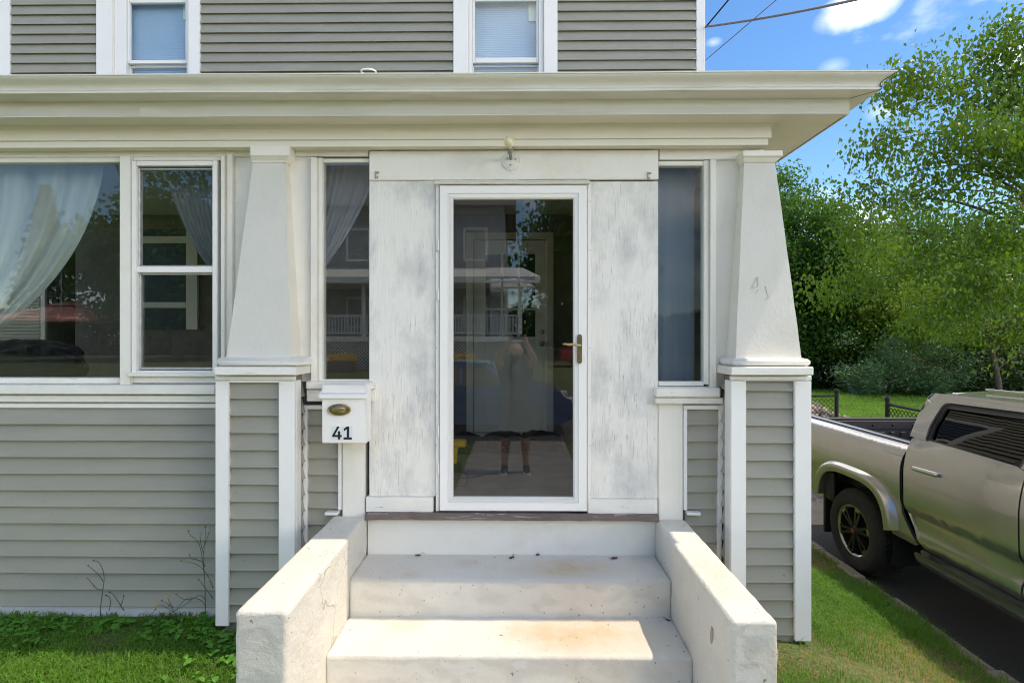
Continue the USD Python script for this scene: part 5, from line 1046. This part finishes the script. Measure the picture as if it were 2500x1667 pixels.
single("sand_load", blob((XCEN + .1, 4.18, TG + .93), (.52, .26, .24), 9, .35), "tan_load", label="tan heap of material in the truck bed behind the cab", category="load", smooth=True)

# ------------------------------------------------------------ chain link fence
fence = thing("chain_link_fence", "black chain link fence with a gap beside the driveway behind the truck", "fence", (5.4, 9, -.2))
FB, FT = -.30, .80
def fpost(x, y, h=FT + .07): 
    m = fence.part("post", cat([tube([(x, y, FB), (x, y, h)], .032, 12), trimesh.creation.icosphere(2, .042).apply_translation([x, y, h + .012]), trimesh.creation.cylinder(.038, .03, sections=12).apply_translation([x, y, h - .005])]), "fence_black", smooth=40)
def fpanel(p0, p1):
    p0, p1 = np.array(p0, float), np.array(p1, float); L = np.linalg.norm(p1 - p0); d = (p1 - p0) / L; nrm = np.array([-d[1], d[0]]); s = .075; ws = []
    k = int(L / s) + 1; n = int((FT - FB) / s)
    for i in range(-1, k):
        for sgn in (1, -1):
            pts = []
            for j in range(n + 1):
                t = (i + .5 + sgn * (.5 if j % 2 else -.5)) * s; t = min(max(t, 0), L); q = p0 + d * t; pts.append((q[0] + nrm[0] * .002 * sgn, q[1] + nrm[1] * .002 * sgn, FB + j * s))
            ws.append(tube(pts, .0060, 3, cap=False))
    fence.part("mesh", cat(ws), "fence_wire", kind="stuff"); fence.part("rail", tube([(*p0, FT), (*((p0 + p1) / 2), FT - .006), (*p1, FT)], .021, 10), "fence_black", smooth=40)
for x in (5.40, 3.2, 1.9): fpost(x, 9.0)
fpanel((1.9, 9.0), (3.2, 9.0)); fpanel((3.2, 9.0), (5.40, 9.0))
for y in (7.9, 6.75): fpost(5.49, y)
fpanel((5.49, 7.9), (5.49, 6.75))
r = np.random.default_rng(31); rub = thing("stone_pile", "low pile of pale broken stones on the grass behind the fence", "stone pile", (6.5, 11.6, -.2))
for k in range(130):
    a, d = r.uniform(0, 6.28), r.uniform(0, 1) ** .6; x, y = 6.35 + 1.25 * d * math.cos(a), 11.6 + .7 * d * math.sin(a); z = -.2 + .52 * (1 - d) + r.uniform(-.02, .05)
    m = trimesh.creation.icosphere(1, 1.0); m.vertices *= r.uniform(.7, 1.25, m.vertices.shape) * np.array([r.uniform(.05, .12), r.uniform(.05, .1), r.uniform(.04, .08)]); m.apply_transform(rotm(r.uniform(0, 180), r.normal(size=3))); m.apply_translation([x, y, z]); rub.part("stone", m, "rubble")
bin_ = thing("rubbish_bin", "dull blue bin half hidden under the bluish shrub", "bin", (11.9, 18.6, -.2))
bin_.part("body", hull([(11.9 + sx * a, 18.6 + sy * a, z) for sx in (-1, 1) for sy in (-1, 1) for a, z in ((.20, -.2), (.27, .24))]), "bin_blue"); bin_.part("lid", hull([(11.9 + sx * a, 18.6 + sy * a, z) for sx in (-1, 1) for sy in (-1, 1) for a, z in ((.29, .241), (.29, .27), (.19, .33))]), "bin_blue")

# ------------------------------------------------------------ trees
def leaf_cloud(C, n_r, size, droop, elong=1.0, spread=None):
    "one small folded leaf at every point of C"
    n = len(C); L = size * n_r.uniform(.6, 1.3, n); a = n_r.uniform(0, 2 * math.pi, n); el = n_r.normal(-droop, .55, n)
    d = np.stack([np.cos(a) * np.cos(el), np.sin(a) * np.cos(el), np.sin(el)], 1); s = np.cross(d, n_r.normal(size=(n, 3))); s /= np.linalg.norm(s, axis=1, keepdims=True); nn = np.cross(s, d)
    w = L * .33 / elong; V = np.zeros((n, 6, 3)); V[:, 0] = C; V[:, 1] = C + d * (L * .42)[:, None] + s * w[:, None] + nn * (w * .35)[:, None]; V[:, 2] = C + d * (L * .42)[:, None] - s * w[:, None] + nn * (w * .35)[:, None]
    V[:, 3] = C + d * L[:, None] - np.array([0, 0, 1]) * (L * .12)[:, None]; V[:, 4] = C + d * (L * .45)[:, None]; V[:, 5] = V[:, 4]
    i = (np.arange(n) * 6)[:, None]; return trimesh.Trimesh(V.reshape(-1, 3), np.concatenate([i + [0, 4, 1], i + [4, 3, 1], i + [0, 2, 4], i + [4, 2, 3]]), process=False)
def far_tree(name, label, base, th, centre, radii, nc, nl, size, *a, bottom=None, trunk_r=.16, **k):
    b = (base[0] * 1.27, base[1] * 1.27, -.2); sc_ = 1.27; e = (centre[0] * sc_, centre[1] * sc_, 1.8 + (centre[2] - 1.8) * sc_)
    return tree(name, label, b, th * sc_, e, tuple(r_ * sc_ for r_ in radii), nc, int(nl * 1.15), size * 1.15, *a, bottom=None if bottom is None else max(-.1, 1.8 + (bottom - 1.8) * sc_), trunk_r=trunk_r * sc_, **k)
def tree(name, label, base, th, centre, radii, nc, nl, size, mat, seed, spread=.35, droop=.5, shell=.55, trunk_r=.16, group=None, extra=None, bottom=None, category="tree", flat=1.0, nlimb=45, twigs=()):
    r = np.random.default_rng(seed); base, centre, radii = (np.array(v, float) for v in (base, centre, radii)); t = thing(name, label, category, base, group)
    dirs = r.normal(size=(nc, 3)); dirs /= np.linalg.norm(dirs, axis=1, keepdims=True); rad = r.uniform(0, 1, nc) ** .45
    lump = .72 + .56 * meshkit.noise(dirs * 2.1 + seed * 3.1, seed); cl = centre + dirs * rad[:, None] * lump[:, None] * radii
    if bottom is not None: cl[:, 2] = np.maximum(cl[:, 2], bottom + r.uniform(0, .5, nc))
    if extra is not None: cl = np.vstack([cl, extra])
    top = np.array([centre[0], centre[1], centre[2] + radii[2] * .35]); trunk = [tube(smooth_path([base - [0, 0, .2], base + [.03, .02, th * .5], base * .35 + top * .65 + [0, 0, 0], top], 9), np.linspace(trunk_r, trunk_r * .28, 9), 9)]
    axis_pts = smooth_path([base + [0, 0, th * .6], base * .4 + top * .6, top], 12)
    for k in r.choice(nc, min(nc, nlimb), False):
        c = cl[k]; a0 = axis_pts[np.argmin(np.linalg.norm(axis_pts - c + [0, 0, .35 * np.linalg.norm(c[:2] - centre[:2])], axis=1))]; midp = (a0 + c) / 2 + r.normal(0, .12, 3) + [0, 0, .12]
        trunk.append(tube(smooth_path([a0, midp, c], 6), np.linspace(trunk_r * .26, trunk_r * .05, 6), 5))
    for tw in twigs: trunk.append(tube(tw, .012, 5, .003))
    t.part("trunk", cat(trunk), "bark", smooth=40)
    which = r.integers(0, len(cl), nl); P = cl[which] + r.normal(size=(nl, 3)) * spread * np.array([1, 1, flat * .7]); P[:, 2] -= np.abs(r.normal(0, .3 * spread, nl))
    t.part("crown", leaf_cloud(P, r, size, droop), mat); return t
# branches of the near tree that reach left across the sky
def branch_pts(poly, Y, n, r, jit=.13):
    P = smooth_path([at(x * 1.063, y * 1.063, Y + dy) for x, y, dy in poly], 60); k = r.integers(0, 60, n); return P[k] + r.normal(size=(n, 3)) * jit
r = np.random.default_rng(5); ex_, tw_ = [], []
for poly in ([(2400, 180, 0), (2340, 90, .1), (2330, 50, .1)], [(2400, 260, 0), (2290, 150, .2), (2270, 135, .2)], [(2400, 300, .2), (2260, 200, 0), (2130, 165, -.2), (2090, 175, -.2)], [(2400, 330, 0), (2240, 235, .3), (2110, 195, .2), (2065, 235, .2)], [(2400, 400, 0), (2200, 310, 0), (2060, 320, -.1), (2015, 330, 0)], [(2400, 420, 0), (2180, 380, .4), (2030, 420, .2), (1975, 430, .2)], [(2400, 480, 0), (2150, 440, 0), (2000, 500, -.3), (1985, 530, -.2)],
              [(2400, 560, 0), (2200, 600, .2), (2000, 640, .1), (1880, 650, .2)], [(2400, 640, 0), (2250, 690, -.3), (2150, 740, -.4)], [(2400, 600, 0), (2300, 620, -.6), (2270, 650, -.8)], [(2400, 350, 0), (2300, 300, -.5), (2200, 290, -.5)], [(2400, 540, 0), (2250, 520, -.4), (2100, 560, -.4)]):
    ex_.append(branch_pts(poly, 8.4, 34, r, .10)); tw_.append(smooth_path([at(x * 1.063, y * 1.063, 8.4 + dy) for x, y, dy in poly], 24))
near = tree("leafy_tree", "loose broad leaved tree with hanging leaves at the right edge", (8.75, 8.8, -.22), 2.2, (8.75, 9.0, 3.9), (2.35, 2.0, 2.75), 115, 22000, .075, "big_leaf", 21, .22, .85, trunk_r=.15, extra=np.vstack(ex_), bottom=1.2, twigs=tw_)
far_tree("maple_tree", "dense dark maple tree directly behind the corner column", (8.3, 17.5, -.2), 2.2, (8.2, 17.5, 3.6), (2.5, 2.2, 3.6), 200, 72000, .125, "maple_leaf", 22, .42, .55, trunk_r=.2, bottom=.2)
far_tree("lime_green_tree", "light green tree in the middle of the garden trees", (11.2, 16.2, -.2), 1.6, (11.0, 16.4, 2.9), (2.5, 1.8, 2.3), 150, 42000, .10, "lime_leaf", 23, .36, .5, trunk_r=.14, bottom=.6)
far_tree("maple_tree", "tall green tree behind the bluish shrub", (14.4, 19.0, -.2), 2.2, (14.2, 19.0, 3.4), (3.2, 2.4, 2.9), 180, 46000, .125, "maple_leaf", 24, .45, .5, trunk_r=.2, bottom=.4)
far_tree("maple_tree", "dark green tree at the far right of the back garden", (17.4, 17.6, -.2), 2.0, (17.2, 17.6, 3.0), (2.8, 2.4, 2.8), 170, 40000, .125, "maple_leaf", 25, .45, .5, trunk_r=.2, bottom=.3)
far_tree("lime_green_tree", "yellow green leafy branches low in front of the dark trees", (11.6, 12.9, -.2), 1.3, (11.3, 13.0, 2.6), (2.4, 1.4, 1.1), 90, 8000, .085, "lime_leaf", 26, .26, .35, trunk_r=.07, bottom=1.6)
far_tree("shrub", "grey green shrub with small leaves on the lawn edge", (9.7, 14.1, -.2), .3, (10.4, 14.3, .75), (1.75, 1.1, 1.25), 90, 14000, .075, "shrub_leaf", 27, .22, -.3, trunk_r=.05, bottom=-.1, category="shrub")
far_tree("shrub", "dark low shrub under the trees at the right", (13.2, 14.0, -.2), .3, (13.2, 14.2, .7), (2.0, 1.1, 1.2), 90, 9000, .10, "dark_leaf", 28, .26, .1, trunk_r=.05, bottom=-.1, category="shrub")
far_tree("shrub", "dark undergrowth shrub beneath the maple", (8.6, 15.9, -.2), .3, (8.4, 16.2, .4), (1.9, .9, 1.1), 70, 7000, .10, "dark_leaf", 29, .24, .1, trunk_r=.05, bottom=-.15, category="shrub")
r = np.random.default_rng(40); n = 26000; C = np.c_[r.uniform(4, 52, n), r.uniform(31, 36, n), r.uniform(0, 1, n)]; C[:, 2] = -.2 + C[:, 2] * (4.0 + 3.0 * meshkit.noise(np.c_[C[:, 0] * .35, C[:, 0] * 0, C[:, 0] * 0 + 2], 3)) 
single("woods", leaf_cloud(C, r, .42, .4), "dark_leaf", kind="stuff", label="dark woodland closing the back of the garden", category="woods")

# ------------------------------------------------------------ overhead cables
def cable(label, p_img, Y0, q_img, Y1, rad, sag, mat, ext=2.2):
    a = at(*p_img, Y0); b = at(*q_img, Y1); e = a + (b - a) * ext; P = [a + (e - a) * t - np.array([0, 0, sag * 4 * t * (1 - t)]) for t in np.linspace(0, 1, 40)]
    single("cable", tube(P, rad, 6), mat, label=label, category="cable", smooth=True)
cable("thick black service cable sagging away from the upper corner of the house", (1722, 66), YU - .03, (2030, -4), 4.6, .011, .06, "cable_grey")
cable("black cable rising steeply from the upper corner of the house", (1722, 68), YU - .03, (1779, 0), 5.2, .008, .0, "cable_black", 4)
cable("thin cable reaching lower on the upper corner of the house", (1722, 148), YU - .03, (1896, 0), 4.9, .0045, .0, "cable_grey", 3)

# ------------------------------------------------------------ across the street (seen reflected in the glass)
OH = thing("opposite_house", "grey and white house with a railed porch across the street", "house", (-6, -17, .4))
OH.part("wall", box(-10.5, -.6, -25, -17.2, .2, 7.6, 0), "far_siding"); OH.part("gable_roof", hull([(-11, -25.5, 7.6), (-.1, -25.5, 7.6), (-11, -16.7, 7.6), (-.1, -16.7, 7.6), (-11, -21.2, 10.8), (-.1, -21.2, 10.8)]), "shingle")
OH.part("porch_floor", box(-10.4, .25, -17.19, -14.9, 1.60, 1.82, .01), "far_white"); OH.part("porch_roof", hull([(-10.8, -14.5, 3.95), (.9, -14.5, 3.95), (-10.8, -14.5, 4.2), (.9, -14.5, 4.2), (-10.8, -17.19, 4.9), (.2, -17.19, 4.9), (-10.8, -17.19, 3.95), (.2, -17.19, 3.95)]), "far_white")
for x in (-10.2, -8.6, -6.3, -3.2, 0.1): OH.part("porch_post", box(x - .08, x + .08, -15.1, -14.94, 1.821, 3.949, .01), "far_white")
rl = OH.part("railing", cat([box(-10.1, 0, -15.05, -15.0, 2.62, 2.70, .005), box(-10.1, 0, -15.05, -15.0, 1.92, 1.98, .005)]), "far_white"); Node(rl.path, rl.origin).part("balusters", cat([box(x, x + .045, -15.045, -15.005, 1.981, 2.619, 0) for x in np.arange(-10.1, 0, .13)]), "far_white", kind="stuff")
lat = []
for x in np.arange(-10.4, -.9, .14):
    for sgn in (1, -1): lat.append(tube([(x, -14.92, .45), (x + sgn * 1.15, -14.92, 1.6)], .018, 4))
OH.part("lattice", cat(lat), "far_white", kind="stuff"); OH.part("lattice_backing", box(-10.3, .2, -15.2, -15.0, .2, 1.59, 0), "far_dark")
for x in (-9.4, -7.2, -4.9, -1.9):
    for z0, z1 in ((2.2, 3.6), (5.2, 6.7)): w_ = OH.part("window", frame_mesh(x - .55, x + .55, z0, z1, .1, -17.26, -17.19), "far_white"); Node(w_.path, w_.origin).part("pane", box(x - .45, x + .45, -17.22, -17.205, z0 + .1, z1 - .1, 0), "far_dark")
for x, lab in ((-2.2, "flower box with yellow flowers under the right end of the opposite porch"), (-7.0, "flower box with yellow flowers under the middle of the opposite porch")):
    pb = thing("flower_box", lab, "planter", (x, -14.3, .45)); pb.part("box", box(x - .6, x + .6, -14.5, -14.0, .4, .85, .02), "planter"); rr_ = np.random.default_rng(3); pb.part("flowers", leaf_cloud(np.c_[rr_.uniform(x - .6, x + .6, 700), rr_.uniform(-14.5, -14, 700), rr_.uniform(.82, 1.12, 700)], rr_, .07, 0), "petal_yellow")
def sedan(name, label, x0, yc, zg_, paint, L=4.5, flip=False):
    c = thing(name, label, "car", (x0 + L / 2, yc, zg_)); side = sg.Polygon([(0, .30), (.02, .72), (.35, .86), (1.0, .92), (1.55, 1.36), (2.0, 1.46), (2.75, 1.44), (3.35, 1.02), (4.1, .88), (4.42, .70), (4.48, .35), (4.2, .22), (.3, .22)])
    for hx_ in (.85, 3.55): side = side.difference(sg.Point(hx_, .32).buffer(.37))
    def slab(poly, w): m = trimesh.creation.extrude_polygon(poly, w); m.apply_transform(rotm(90, [1, 0, 0])); m.apply_translation([0, w / 2, 0]); return m
    body = slab(side.buffer(-.05).buffer(.05), 1.78); v, f = trimesh.remesh.subdivide_to_size(body.vertices, body.faces, .16); body = trimesh.Trimesh(v, f); zz = body.vertices[:, 2]; body.vertices[:, 1] *= 1 - .22 * sstep(.85, 1.5, zz) - .06 * sstep(.6, .2, zz)
    def pl_(m): m = m.copy(); m.apply_translation([x0, yc, zg_]); return m
    c.part("body", pl_(body), paint, smooth=35)
    for nm, poly in (("rear_window", [(1.2, .98), (1.62, 1.34), (2.18, 1.39), (2.18, .98)]), ("front_window", [(2.24, .98), (2.24, 1.39), (2.70, 1.37), (3.18, 1.0)])):
        for s_ in (-1, 1):
            m = slab(sg.Polygon(poly), .02); m.vertices[:, 1] += s_ * .885; m.vertices[:, 1] *= 1 - .22 * sstep(.85, 1.5, m.vertices[:, 2]); m.vertices[:, 1] += s_ * .004; c.part(nm, pl_(m), "car_glass")
    for hx_ in (.85, 3.55):
        for s_ in (-1, 1):
            ty = trimesh.creation.cylinder(.325, .2, sections=32); ty.apply_transform(rotm(90, [1, 0, 0])); ty.apply_translation([hx_, s_ * .80, .325]); w_ = c.part("wheel", pl_(ty), "tyre_rubber", smooth=40); rm_ = trimesh.creation.cylinder(.21, .21, sections=24); rm_.apply_transform(rm_ is not None and rotm(90, [1, 0, 0])); rm_.apply_translation([hx_, s_ * .80, .325]); Node(w_.path, w_.origin).part("rim", pl_(rm_), "rim_bright", smooth=40)
    for s_ in (-1, 1): c.part("headlight", pl_(box(4.30, 4.46, s_ * .62 - .16, s_ * .62 + .16, .62, .76, .02)), "headlight"); c.part("tail_light", pl_(box(.0, .05, s_ * .66 - .14, s_ * .66 + .14, .66, .8, .01)), "tail_red")
sedan("parked_car", "blue car parked in the street in front of the house", -3.35, -4.9, -.175, "blue_paint")
sedan("parked_car", "red car parked beside the opposite house", 1.9, -18.0, .45, "red_paint")
gz = thing("garden_canopy", "salmon pink garden canopy across the street", "canopy", (-25.7, -23.5, .45))
gz.part("roof", hull([(-25.7 + sx * a, -23.5 + sy * a, z) for sx in (-1, 1) for sy in (-1, 1) for a, z in ((2.5, 2.75), (2.5, 2.62), (.7, 3.5))]), "salmon_cloth"); gz.part("vent_roof", hull([(-25.7 + sx * a, -23.5 + sy * a, z) for sx in (-1, 1) for sy in (-1, 1) for a, z in ((.8, 3.55), (.05, 3.85))]), "salmon_cloth")
for sx in (-1, 1):
    for sy in (-1, 1): gz.part("post", box(-25.7 + sx * 2.3 - .05, -25.7 + sx * 2.3 + .05, -23.5 + sy * 2.3 - .05, -23.5 + sy * 2.3 + .05, .3, 2.7, .01), "fence_black")
rs = np.random.default_rng(8); sp = thing("spruce_tree", "tall dark spruce across the street", "tree", (-33, -30, .4)); sp.part("trunk", tube([(-33, -30, .2), (-33, -30, 12.3)], .25, 8, .03), "bark")
n = 9000; hz_ = rs.uniform(0, 1, n) ** .7; layer = (np.floor(hz_ * 22) + rs.uniform(0, .5, n)) / 22; rad_ = 3.0 * (1 - hz_) * np.sqrt(rs.uniform(.05, 1, n)); a = rs.uniform(0, 6.283, n); sp.part("crown", leaf_cloud(np.c_[-33 + rad_ * np.cos(a), -30 + rad_ * np.sin(a), 1.6 + layer * 10.9 - rad_ * .25], rs, .38, .3, 2.0), "spruce_needle")
tree("street_tree", "large spreading tree across the street beside the canopy", (-20.5, -25, .4), 3, (-20.5, -25, 6.6), (5.2, 4, 4.6), 170, 24000, .36, "maple_leaf", 51, .8, .5, trunk_r=.35, bottom=2.2)
tree("street_tree", "large tree behind the left end of the opposite house", (-14.5, -27.5, .4), 3, (-14.5, -27.5, 7.0), (4.8, 4, 5), 170, 22000, .38, "maple_leaf", 52, .85, .5, trunk_r=.35, bottom=2)
tree("street_tree", "tall tree behind the right end of the opposite house", (4.2, -28, .4), 3, (4.2, -28, 6.6), (3.4, 3.4, 5.5), 150, 18000, .38, "maple_leaf", 53, .85, .5, trunk_r=.35, bottom=1.5)
tree("street_tree", "tree at the right edge of the red car's driveway", (20, -24, .4), 3, (20, -24, 6.0), (5, 4, 5), 160, 18000, .38, "maple_leaf", 54, .85, .5, trunk_r=.35, bottom=1.5)
rs = np.random.default_rng(44); n = 34000; X = rs.uniform(-60, 50, n); single("hedge_row", leaf_cloud(np.c_[X, rs.uniform(-36, -32, n), .3 + rs.uniform(0, 1, n) * (2.6 + 2 * meshkit.noise(np.c_[X * .3, X * 0, X * 0], 9))], rs, .5, .4), "dark_leaf", kind="stuff", label="dark mass of trees far across the street", category="woods")

# ------------------------------------------------------------ the photographer (seen reflected in the storm door)
def limb_body(bones, joints, refine=.02, it=12):
    ms = []
    for a, b in bones:
        (pa, ra), (pb, rb) = joints[a], joints[b]; ms.append(manifold3d.Manifold.batch_hull([manifold3d.Manifold.sphere(ra, 20).translate(list(map(float, pa))), manifold3d.Manifold.sphere(rb, 20).translate(list(map(float, pb)))]))
    m = manifold3d.Manifold.batch_boolean(ms, manifold3d.OpType.Add).refine_to_length(refine).to_mesh(); t = trimesh.Trimesh(m.vert_properties[:, :3], m.tri_verts, process=True); trimesh.smoothing.filter_taubin(t, iterations=it); return t
px_, py_ = -.03, -.33
J = {}
for s_, sn in ((-1, "l"), (1, "r")):
    J["hip" + sn] = ((px_ + s_ * .095, py_, .92), .095); J["thigh" + sn] = ((px_ + s_ * .11, py_ + .01, .75), .082); J["knee" + sn] = ((px_ + s_ * .125, py_ + .02, .50), .056); J["calf" + sn] = ((px_ + s_ * .13, py_ - .015, .37), .057); J["ankle" + sn] = ((px_ + s_ * .14, py_ - .02, .135), .036)
    J["sh" + sn] = ((px_ + s_ * .185, py_ + .0, 1.41), .062); J["elb" + sn] = ((px_ + s_ * .235, py_ + .20, 1.52), .044); J["fore" + sn] = ((px_ + s_ * .185, py_ + .255, 1.61), .042); J["wr" + sn] = ((s_ * .105, -.045, 1.725), .027)
    J["palm" + sn] = ((s_ * .095, -.030, 1.775), .024); J["palm2" + sn] = ((s_ * .088, -.030, 1.805), .021)
J.update(pel=((px_, py_, .96), .13), waist=((px_, py_, 1.10), .125), chest=((px_, py_ + .01, 1.30), .14), ub=((px_, py_ - .005, 1.40), .105), neck=((px_, py_ + .01, 1.49), .06), jaw=((px_, py_ + .055, 1.555), .058), skull=((px_, py_ + .02, 1.625), .093), face=((px_, py_ + .06, 1.605), .072), cl=((px_ - .12, py_, 1.30), .09), cr=((px_ + .12, py_, 1.30), .09))
B = [("pel", "waist"), ("waist", "chest"), ("chest", "ub"), ("ub", "neck"), ("neck", "skull"), ("skull", "face"), ("face", "jaw"), ("cl", "cr"), ("cl", "waist"), ("cr", "waist")]
for sn in "lr": B += [("pel", "hip" + sn), ("hip" + sn, "thigh" + sn), ("thigh" + sn, "knee" + sn), ("knee" + sn, "calf" + sn), ("calf" + sn, "ankle" + sn), ("ub", "sh" + sn), ("sh" + sn, "elb" + sn), ("elb" + sn, "fore" + sn), ("fore" + sn, "wr" + sn), ("wr" + sn, "palm" + sn), ("palm" + sn, "palm2" + sn)]
for s_, sn in ((-1, "l"), (1, "r")):
    for k, (dz, L) in enumerate(((.020, .9), (.004, 1.0), (-.012, .95), (-.027, .8))):                      # four fingers curled round the end of the phone
        b = np.array([s_ * .100, -.030, 1.800 + dz]); P = [b, b + [-s_ * .006 + s_ * .004, .022, .002], b + [-s_ * .016, .026 * 1, .003], b + [-s_ * .030 * L, .0235, .002]]
        P[2][1] = -.0005; P[3][1] = -.0005; P[1][1] = -.004
        for q in range(4): J[f"f{sn}{k}{q}"] = (tuple(P[q]), (.010, .009, .0075, .0068)[q] * .8)
        B += [("palm2" + sn, f"f{sn}{k}0")] + [(f"f{sn}{k}{q}", f"f{sn}{k}{q + 1}") for q in range(3)]
    T = [(s_ * .080, -.034, 1.765), (s_ * .066, -.030, 1.778), (s_ * .050, -.026, 1.790)]
    for q in range(3): J[f"t{sn}{q}"] = (T[q], (.013, .010, .008)[q])
    B += [("palm" + sn, f"t{sn}0"), (f"t{sn}0", f"t{sn}1"), (f"t{sn}1", f"t{sn}2")]
person = thing("person", "bald bearded person in dark sleeveless shirt and shorts holding up a phone outside", "person", (px_, py_, 0))
bd = person.part("body", limb_body(B, J, .014, 8), "skin", smooth=True); P_ = person
# face
fc = np.array([px_, py_ + .105, 1.60])
for s_ in (-1, 1):
    e_ = trimesh.creation.icosphere(2, .012); e_.apply_translation([px_ + s_ * .032, py_ + .112, 1.622]); P_.part("eye", e_, "sole_white", smooth=True); e2 = trimesh.creation.icosphere(2, .006); e2.apply_translation([px_ + s_ * .032, py_ + .121, 1.623]); P_.part("pupil", e2, "black_ink", smooth=True)
    er = trimesh.creation.icosphere(2, 1.0); er.apply_scale([.010, .018, .030]); er.apply_translation([px_ + s_ * .096, py_ + .025, 1.605]); P_.part("ear", er, "skin", smooth=True)
    P_.part("eyebrow", tube([(px_ + s_ * .015, py_ + .122, 1.640), (px_ + s_ * .035, py_ + .120, 1.646), (px_ + s_ * .052, py_ + .108, 1.641)], .004, 6), "beard", smooth=True)
P_.part("nose", hull(np.vstack([trimesh.creation.icosphere(1, rr_).vertices + q for rr_, q in ((.008, (px_, py_ + .118, 1.628)), (.013, (px_, py_ + .138, 1.592)), (.010, (px_ - .014, py_ + .124, 1.590)), (.010, (px_ + .014, py_ + .124, 1.590)))])), "skin", smooth=True)
bdm = manifold3d.Manifold.batch_hull([manifold3d.Manifold.sphere(rr_, 20).translate([px_ + a, py_ + b, c]) for rr_, a, b, c in ((.045, 0, .085, 1.535), (.03, .055, .05, 1.555), (.03, -.055, .05, 1.555), (.02, .03, .105, 1.555), (.02, -.03, .105, 1.555))]); P_.part("beard", bdm, "beard", smooth=True)
P_.part("mouth", tube([(px_ - .02, py_ + .123, 1.564), (px_, py_ + .130, 1.562), (px_ + .02, py_ + .123, 1.564)], .005, 6), "skin", smooth=True)
J2 = {k: (v[0], v[1] + .014) for k, v in J.items()}
for sn, s_ in (("l", -1), ("r", 1)): J2["cap" + sn] = ((px_ + s_ * .165, py_, 1.405), .072); J2["hem" + sn] = ((px_ + s_ * .09, py_, .90), .115)
P_.part("shirt", limb_body([("waist", "chest"), ("chest", "ub"), ("ub", "capl"), ("ub", "capr"), ("cl", "cr"), ("cl", "waist"), ("cr", "waist"), ("waist", "heml"), ("waist", "hemr"), ("heml", "hemr"), ("cl", "capl"), ("cr", "capr")], J2, .02, 8), "shirt", smooth=True)
for sn in "lr": J2["thigh" + sn] = (J["thigh" + sn][0], .108); J2["kn" + sn] = ((J["knee" + sn][0][0], J["knee" + sn][0][1], .58), .092); J2["hip" + sn] = (J["hip" + sn][0], .108)
P_.part("shorts", limb_body([("pel", "hipl"), ("pel", "hipr"), ("hipl", "thighl"), ("hipr", "thighr"), ("thighl", "knl"), ("thighr", "knr")], J2, .02, 6), "shorts", smooth=True)
for s_, sn in ((-1, "l"), (1, "r")):
    ax_, ay_ = J["ankle" + sn][0][:2]; sh = manifold3d.Manifold.batch_hull([manifold3d.Manifold.sphere(rr_, 16).translate([ax_ + dx, ay_ + dy, z_]) for rr_, dx, dy, z_ in ((.042, 0, -.03, .105), (.042, 0, -.055, .075), (.043, s_ * .012, .13, .068), (.040, s_ * .004, .06, .09), (.046, 0, .0, .11))]); P_.part("shoe", sh, "shoe_black", smooth=True)
    so = sg.LineString([(ax_, ay_ - .06), (ax_ + s_ * .012, ay_ + .14)]).buffer(.048); sm_ = trimesh.creation.extrude_polygon(so, .028); sm_.apply_translation([0, 0, .045]); P_.part("sole", sm_, "sole_white")
ph = thing("phone", "black phone held sideways above the photographer's head", "phone", (0, -.012, 1.80)); ph.part("body", rounded(-.076, .076, -.0135, -.006, 1.764, 1.836, .0035, .03), "phone_black", smooth=True); ph.part("camera_lens", oriented(lathe([(0, 0), (.006, 0), (.006, .0015), (0, .0015)], "y", 16), R=np.diag([1, -1, 1.0]), t=(.03, -.0058, 1.815)), "chrome")
